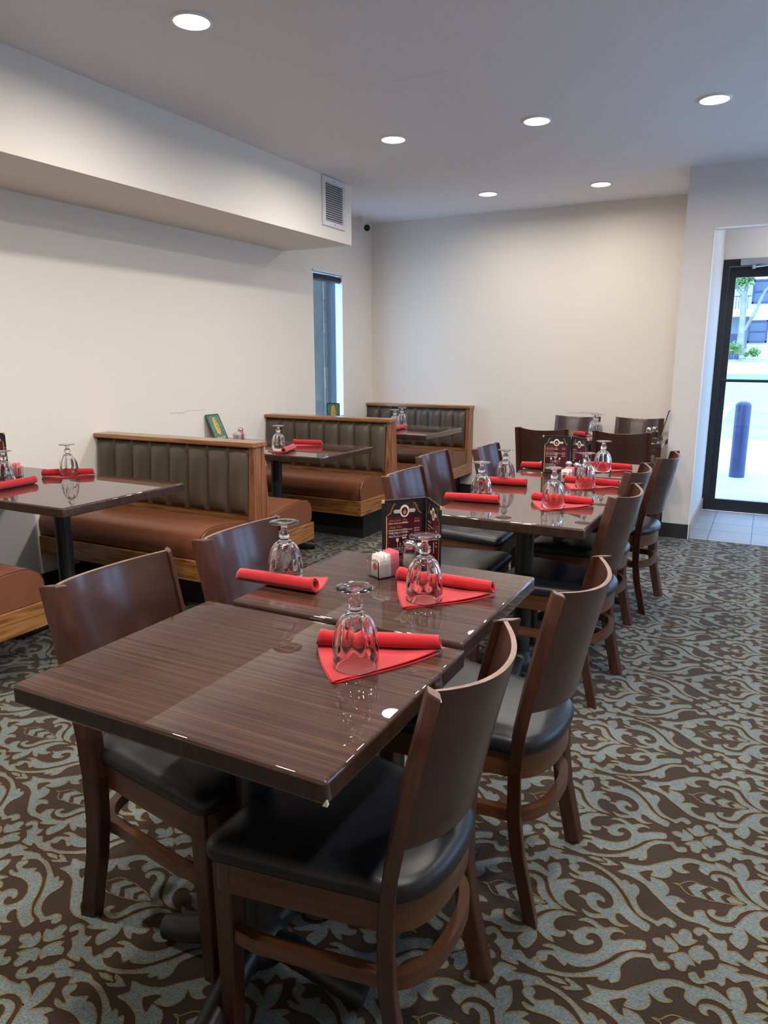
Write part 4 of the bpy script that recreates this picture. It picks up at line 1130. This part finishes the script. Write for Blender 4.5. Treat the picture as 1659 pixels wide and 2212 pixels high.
        for k in range(5): flat(b, ellipse(cx+0.004, zc-0.048+k*0.024, 0.0045, 0.0075, 14), -0.0007)
        obj('emblem_print', b, mat('umber print', (0.26, 0.12, 0.03), 0.5) if 'umber print' not in bpy.data.materials else bpy.data.materials['umber print'], em)
        for s in (-1, 1):
            b = B(); ribbon(b, [(cx+s*0.046, Hm-0.075), (cx+s*0.038, Hm-0.050), (cx+s*0.032, Hm-0.030), (cx+s*0.028, Hm-0.012)], 0.0022, -0.0006)
            add('swirl_print', b, mat('pale green print', (0.30, 0.36, 0.26), 0.5) if 'pale green print' not in bpy.data.materials else bpy.data.materials['pale green print'])
        if Hm > 0.10:
            b = B()
            for px_, pz_ in ((cx-0.03, 0.016), (cx, 0.014), (cx+0.032, 0.018)): flat(b, ellipse(px_, pz_+0.006, 0.010, 0.010, 14), -0.0006)
            add('flower_print', b, mat('blush print', (0.62, 0.42, 0.40), 0.5) if 'blush print' not in bpy.data.materials else bpy.data.materials['blush print'])
    return meshes

def menu(label, hinge, left, right, Hm, kind='wine', z=ZT, wl=None):
    """standing folded menu: hinge point, ends of its left and right panels (plan), printed inside or outside towards the camera"""
    t = thing('menu_stand' if kind == 'wine' else 'menu', label, 'menu', (hinge[0], hinge[1], z))
    for side, end in ((-1, left), (1, right)):
        if end is None: continue
        v = Vector((end[0]-hinge[0], end[1]-hinge[1])); ln = v.length
        ang = math.atan2(v.y, v.x) if side > 0 else math.atan2(-v.y, -v.x)
        ms = menu_panel(t, side, ln, Hm, kind)
        for o in ms: o.rotation_euler = (0, 0, ang)
    return t
menu('black wine and beer menu standing open on the second table, behind the salt shaker', (-0.860, 1.917), (-0.950, 1.806), (-0.765, 1.800), 0.200, 'wine', ZT+0.010)
menu('black wine and beer menu standing open in the middle of the long table', (-0.889, 3.826), (-1.034, 3.800), (-0.782, 3.735), 0.205, 'wine', ZT+0.004)
menu('black wine menu on the left booth table, cut by the left picture edge', (-3.62, 2.37), None, (-3.545, 2.460), 0.225, 'wine', ZT)
menu('small green fronted menu standing under the narrow window on the farthest booth table', (-3.605, 5.750), None, (-3.482, 5.775), 0.205, 'green', ZT)
# leaning menus
t = thing('menu', 'green menu with an orange emblem leaning against the wall on the second booth table', 'menu', (-3.625, 4.285, ZT))
ms = menu_panel(t, 1, 0.150, 0.215, 'green')
t.rotation_euler = (R(-26), 0, R(90)); t.location = (-3.625, 4.215, ZT+0.001)
t = thing('menu', 'thin black menu seen edge on, leaning against the pier at the far table', 'menu', (-0.72, 5.80, ZT))
b = B(); box(b, (0, 0, 0), (0.15, 0.0045, 0.225), 0.0008, 1); obj('cover_panel', b, M['cover'], t)
b = B(); box(b, (0.010, 0.0045, 0.010), (0.140, 0.0051, 0.215)); obj('printed_sheet', b, M['night'], t)
t.rotation_euler = (R(-13), 0, R(-88)); t.location = (-0.702, 6.02, ZT+0.001)
# ---------------------------------------------------------------- outside the door
def at(u, v, Y):
    """helper: a point at distance Y in front of the door"""
    f, pit, yaw, cz = 1563.13, R(12.0), R(27.607), 1.3701
    cx, cy = (u - 829.5) / f, -(v - 1106) / f
    fw = Vector((-math.sin(yaw)*math.cos(pit), math.cos(yaw)*math.cos(pit), -math.sin(pit)))
    rt = Vector((math.cos(yaw), math.sin(yaw), 0)); up = rt.cross(fw)
    d = fw + rt*cx + up*cy
    k = Y / d.y
    return Vector((d.x*k, Y, cz + d.z*k))

M['concrete'] = mat('pale concrete', (0.52, 0.52, 0.50), 0.9, bump=0.3, bscale=30, vary=0.12, vscale=2)
M['asphalt'] = mat('worn asphalt', (0.26, 0.30, 0.31), 0.95, bump=0.4, bscale=40, vary=0.15, vscale=1.0)
M['kerb'] = mat('kerb concrete', (0.62, 0.62, 0.60), 0.9)
M['street'] = mat('street asphalt', (0.16, 0.22, 0.26), 0.95)
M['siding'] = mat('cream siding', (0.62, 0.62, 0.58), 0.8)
M['bark'] = mat('grey bark', (0.20, 0.21, 0.20), 0.95, bump=0.6, bscale=9, vary=0.3, vscale=2)
M['leaf'] = mat('leaf green', (0.10, 0.22, 0.05), 0.7, vary=0.3, vscale=3)
M['dusk'] = mat('window dark', (0.07, 0.10, 0.16), 0.2)
M['bol'] = mat('navy paint', (0.035, 0.045, 0.13), 0.35, vary=0.2, vscale=6)

b = B(); box(b, (-40, YD+0.1, -0.3), (40, 14.2, -0.03)); struct('ground_walk', b, M['concrete'])
b = B(); prism(b, [(14.2, -0.4), (14.2, -0.032), (36.0, 0.40), (36.0, -0.4)], 'x', -60, 60); struct('ground_lot', b, M['asphalt'])
b = B(); prism(b, [(36.0, -0.4), (36.0, 0.40), (39.5, 0.62), (39.5, -0.4)], 'x', -60, 60); struct('ground_street', b, M['street'])
b = B(); prism(b, [(39.5, -0.4), (39.5, 0.66), (43.5, 1.15), (43.5, -0.4)], 'x', -60, 60); struct('ground_kerb', b, M['kerb'])
b = B(); prism(b, [(43.5, -0.4), (43.5, 1.18), (60, 1.60), (60, -0.4)], 'x', -60, 60); struct('ground_lawn', b, mat('mulch and grass', (0.25, 0.26, 0.18), 0.95, vary=0.3, vscale=1.5))
b = B()
for (x, y, a) in ((-0.9, 17.0, 0.0), (2.0, 17.0, 0.0), (-3.6, 17.0, 0)):
    prism(b, [(x, y), (x+0.12, y), (x+0.12, y+4.5), (x, y+4.5)], 'z', -0.03 + 0.02*(y-14.2)+0.001, -0.03 + 0.02*(y-14.2) + 0.10)
tag(struct('ground_marking', b, M['kerb']), None)

t = thing('bollard', 'dark blue steel bollard standing just outside the glass door', 'bollard', (-0.228, 9.50, -0.03))
b = B(); lathe(b, [(0, 0), (0.086, 0), (0.086, 0.855), (0, 0.855)], 32); obj('post', b, M['bol'], t, True, 50)
b = B(); lathe(b, [(0.087, 0.855), (0.086, 0.870), (0.070, 0.892), (0.040, 0.906), (0, 0.911)], 32); obj('dome_cap', b, M['bol'], t, True, 50)
b = B(); lathe(b, [(0, 0), (0.13, 0), (0.125, 0.012), (0.088, 0.016), (0, 0.016)], 28); obj('base_collar', b, M['kerb'], t, True)

# house across the street
HY = 50.0
t = thing('house', 'pale two storey house with dark windows across the street, seen through the door', 'house', (0, HY, 1.3))
p0 = at(1611, 770, HY); xh = p0.x
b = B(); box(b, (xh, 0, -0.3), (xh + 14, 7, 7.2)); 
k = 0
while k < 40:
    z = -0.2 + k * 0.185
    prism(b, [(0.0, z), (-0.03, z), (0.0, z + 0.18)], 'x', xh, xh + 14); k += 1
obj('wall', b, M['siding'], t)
for (u0, v0, u1, v1) in ((1618, 692, 1652, 740), (1628.5, 604, 1659, 655)):
    a, c = at(u0, v0, HY), at(u1, v1, HY)
    b = B(); xx0, xx1, zz0, zz1 = a.x, c.x + 0.1, c.z - 1.3, a.z - 1.3
    for lo, hi in (((xx0, -0.10, zz0), (xx0+0.10, 0, zz1)), ((xx1-0.10, -0.10, zz0), (xx1, 0, zz1)), ((xx0, -0.10, zz0), (xx1, 0, zz0+0.10)), ((xx0, -0.10, zz1-0.10), (xx1, 0, zz1)), ((xx0, -0.09, (zz0+zz1)/2-0.04), (xx1, 0, (zz0+zz1)/2+0.04))): box(b, lo, hi)
    f = obj('window', b, M['bol'], t)
    b = B(); box(b, (xx0+0.1, -0.05, zz0+0.1), (xx1-0.1, -0.03, zz1-0.1)); obj('pane', b, M['dusk'], f)
a, c = at(1583, 640, HY), at(1604, 668, HY)
b = B(); box(b, (a.x-6, 1.5, -0.3), (xh, 7, 7.2)); obj('wall', b, mat('shaded siding', (0.36, 0.42, 0.50), 0.8), t)  # darker bluish copy of the siding, the recess's shade put into its colour
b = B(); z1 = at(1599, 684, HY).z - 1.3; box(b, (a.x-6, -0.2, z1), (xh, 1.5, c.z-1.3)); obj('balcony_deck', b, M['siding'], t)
b = B()
box(b, (a.x-6, -0.16, a.z-1.3-0.05), (xh, -0.10, a.z-1.3))
x = a.x - 3
while x < xh - 0.05:
    box(b, (x, -0.15, c.z-1.3), (x+0.03, -0.11, a.z-1.3)); x += 0.16
obj('railing', b, M['bol'], t)
b = B(); box(b, (xh-0.6, -0.6, 7.2), (xh+14.5, 7.5, 7.5)); prism(b, [(-0.6, 7.5), (7.5, 7.5), (3.4, 9.4)], 'x', xh-0.6, xh+14.5); obj('roof', b, M['street'], t)
f = thing('fence', 'dark board fence left of the tree trunk, below the balcony', 'fence', (0, HY-2.0, 1.3))
a, c = at(1572, 721, HY-2), at(1597, 764, HY-2)
for k in range(12):
    b = B(); x = c.x - 0.14*(k+1); box(b, (x, 0, -0.3), (x+0.13, 0.04, a.z-1.3)); obj('board', b, M['bol'], f)
t = thing('tree', 'grey trunked tree forking into two limbs in front of the house across the street', 'tree', (at(1598, 764, 45).x, 45, 1.15))
q = [at(1597, 768, 45), at(1599, 740, 45), at(1602, 715, 45), at(1604, 690, 45), at(1606, 660, 45), at(1607, 636, 45)]
o0 = t.location
b = B(); tube(b, [p - o0 for p in q], [0.30, 0.19, 0.17, 0.155, 0.15, 0.15], 14); obj('trunk', b, M['bark'], t, True)
for pts, rr in (([(1605, 716), (1613, 706), (1622, 690), (1632, 672), (1642, 650), (1652, 630), (1668, 612)], [0.10, 0.10, 0.095, 0.09, 0.085, 0.08, 0.07]), ([(1607, 642), (1600, 630), (1590, 618), (1580, 606)], [0.12, 0.10, 0.09, 0.08]), ([(1607, 642), (1612, 625), (1614, 606), (1620, 580)], [0.12, 0.10, 0.09, 0.07])):
    b = B(); tube(b, [at(u, v, 45) - o0 for u, v in pts], rr, 10); obj('limb', b, M['bark'], t, True)
def tuft(name, c, rad, n, size, m, parent, squash=0.7):
    b = B()
    for k in range(n):
        d = Vector((random.gauss(0, 1), random.gauss(0, 1), random.gauss(0, 1)*squash)); d = d / max(d.length, 1e-3) * rad * random.random() ** 0.5
        p = Vector(c) + d; s = size * random.uniform(0.6, 1.3)
        e1 = Vector((random.gauss(0,1), random.gauss(0,1), random.gauss(0,1))).normalized(); e2 = e1.orthogonal().normalized()
        b.faces.new([b.verts.new(p + e1*s), b.verts.new(p + e2*s*0.5), b.verts.new(p - e1*s), b.verts.new(p - e2*s*0.5)])
    return obj(name, b, m, parent)
for (u, v, r_) in ((1592, 606, 0.55), (1612, 604, 0.5), (1650, 560, 1.2), (1600, 560, 1.3), (1625, 585, 0.5)):
    tuft('foliage', at(u, v, 45) - o0, r_, 260, 0.09, M['leaf'], t)
def shrub(u, v, r_, label):
    p = at(u, v, 44.5)
    s = thing('shrub', label, 'shrub', (p.x, p.y, p.z - r_))
    tuft('foliage', (0, 0, r_), r_, 240, 0.08, M['leaf'], s)
shrub(1584, 752, 0.40, 'green shrub at the foot of the board fence, left of the tree')
shrub(1630, 760, 0.30, 'low green clump right of the tree, under the lower house window')
shrub(1612, 766, 0.10, 'tiny green tuft at the foot of the tree trunk')
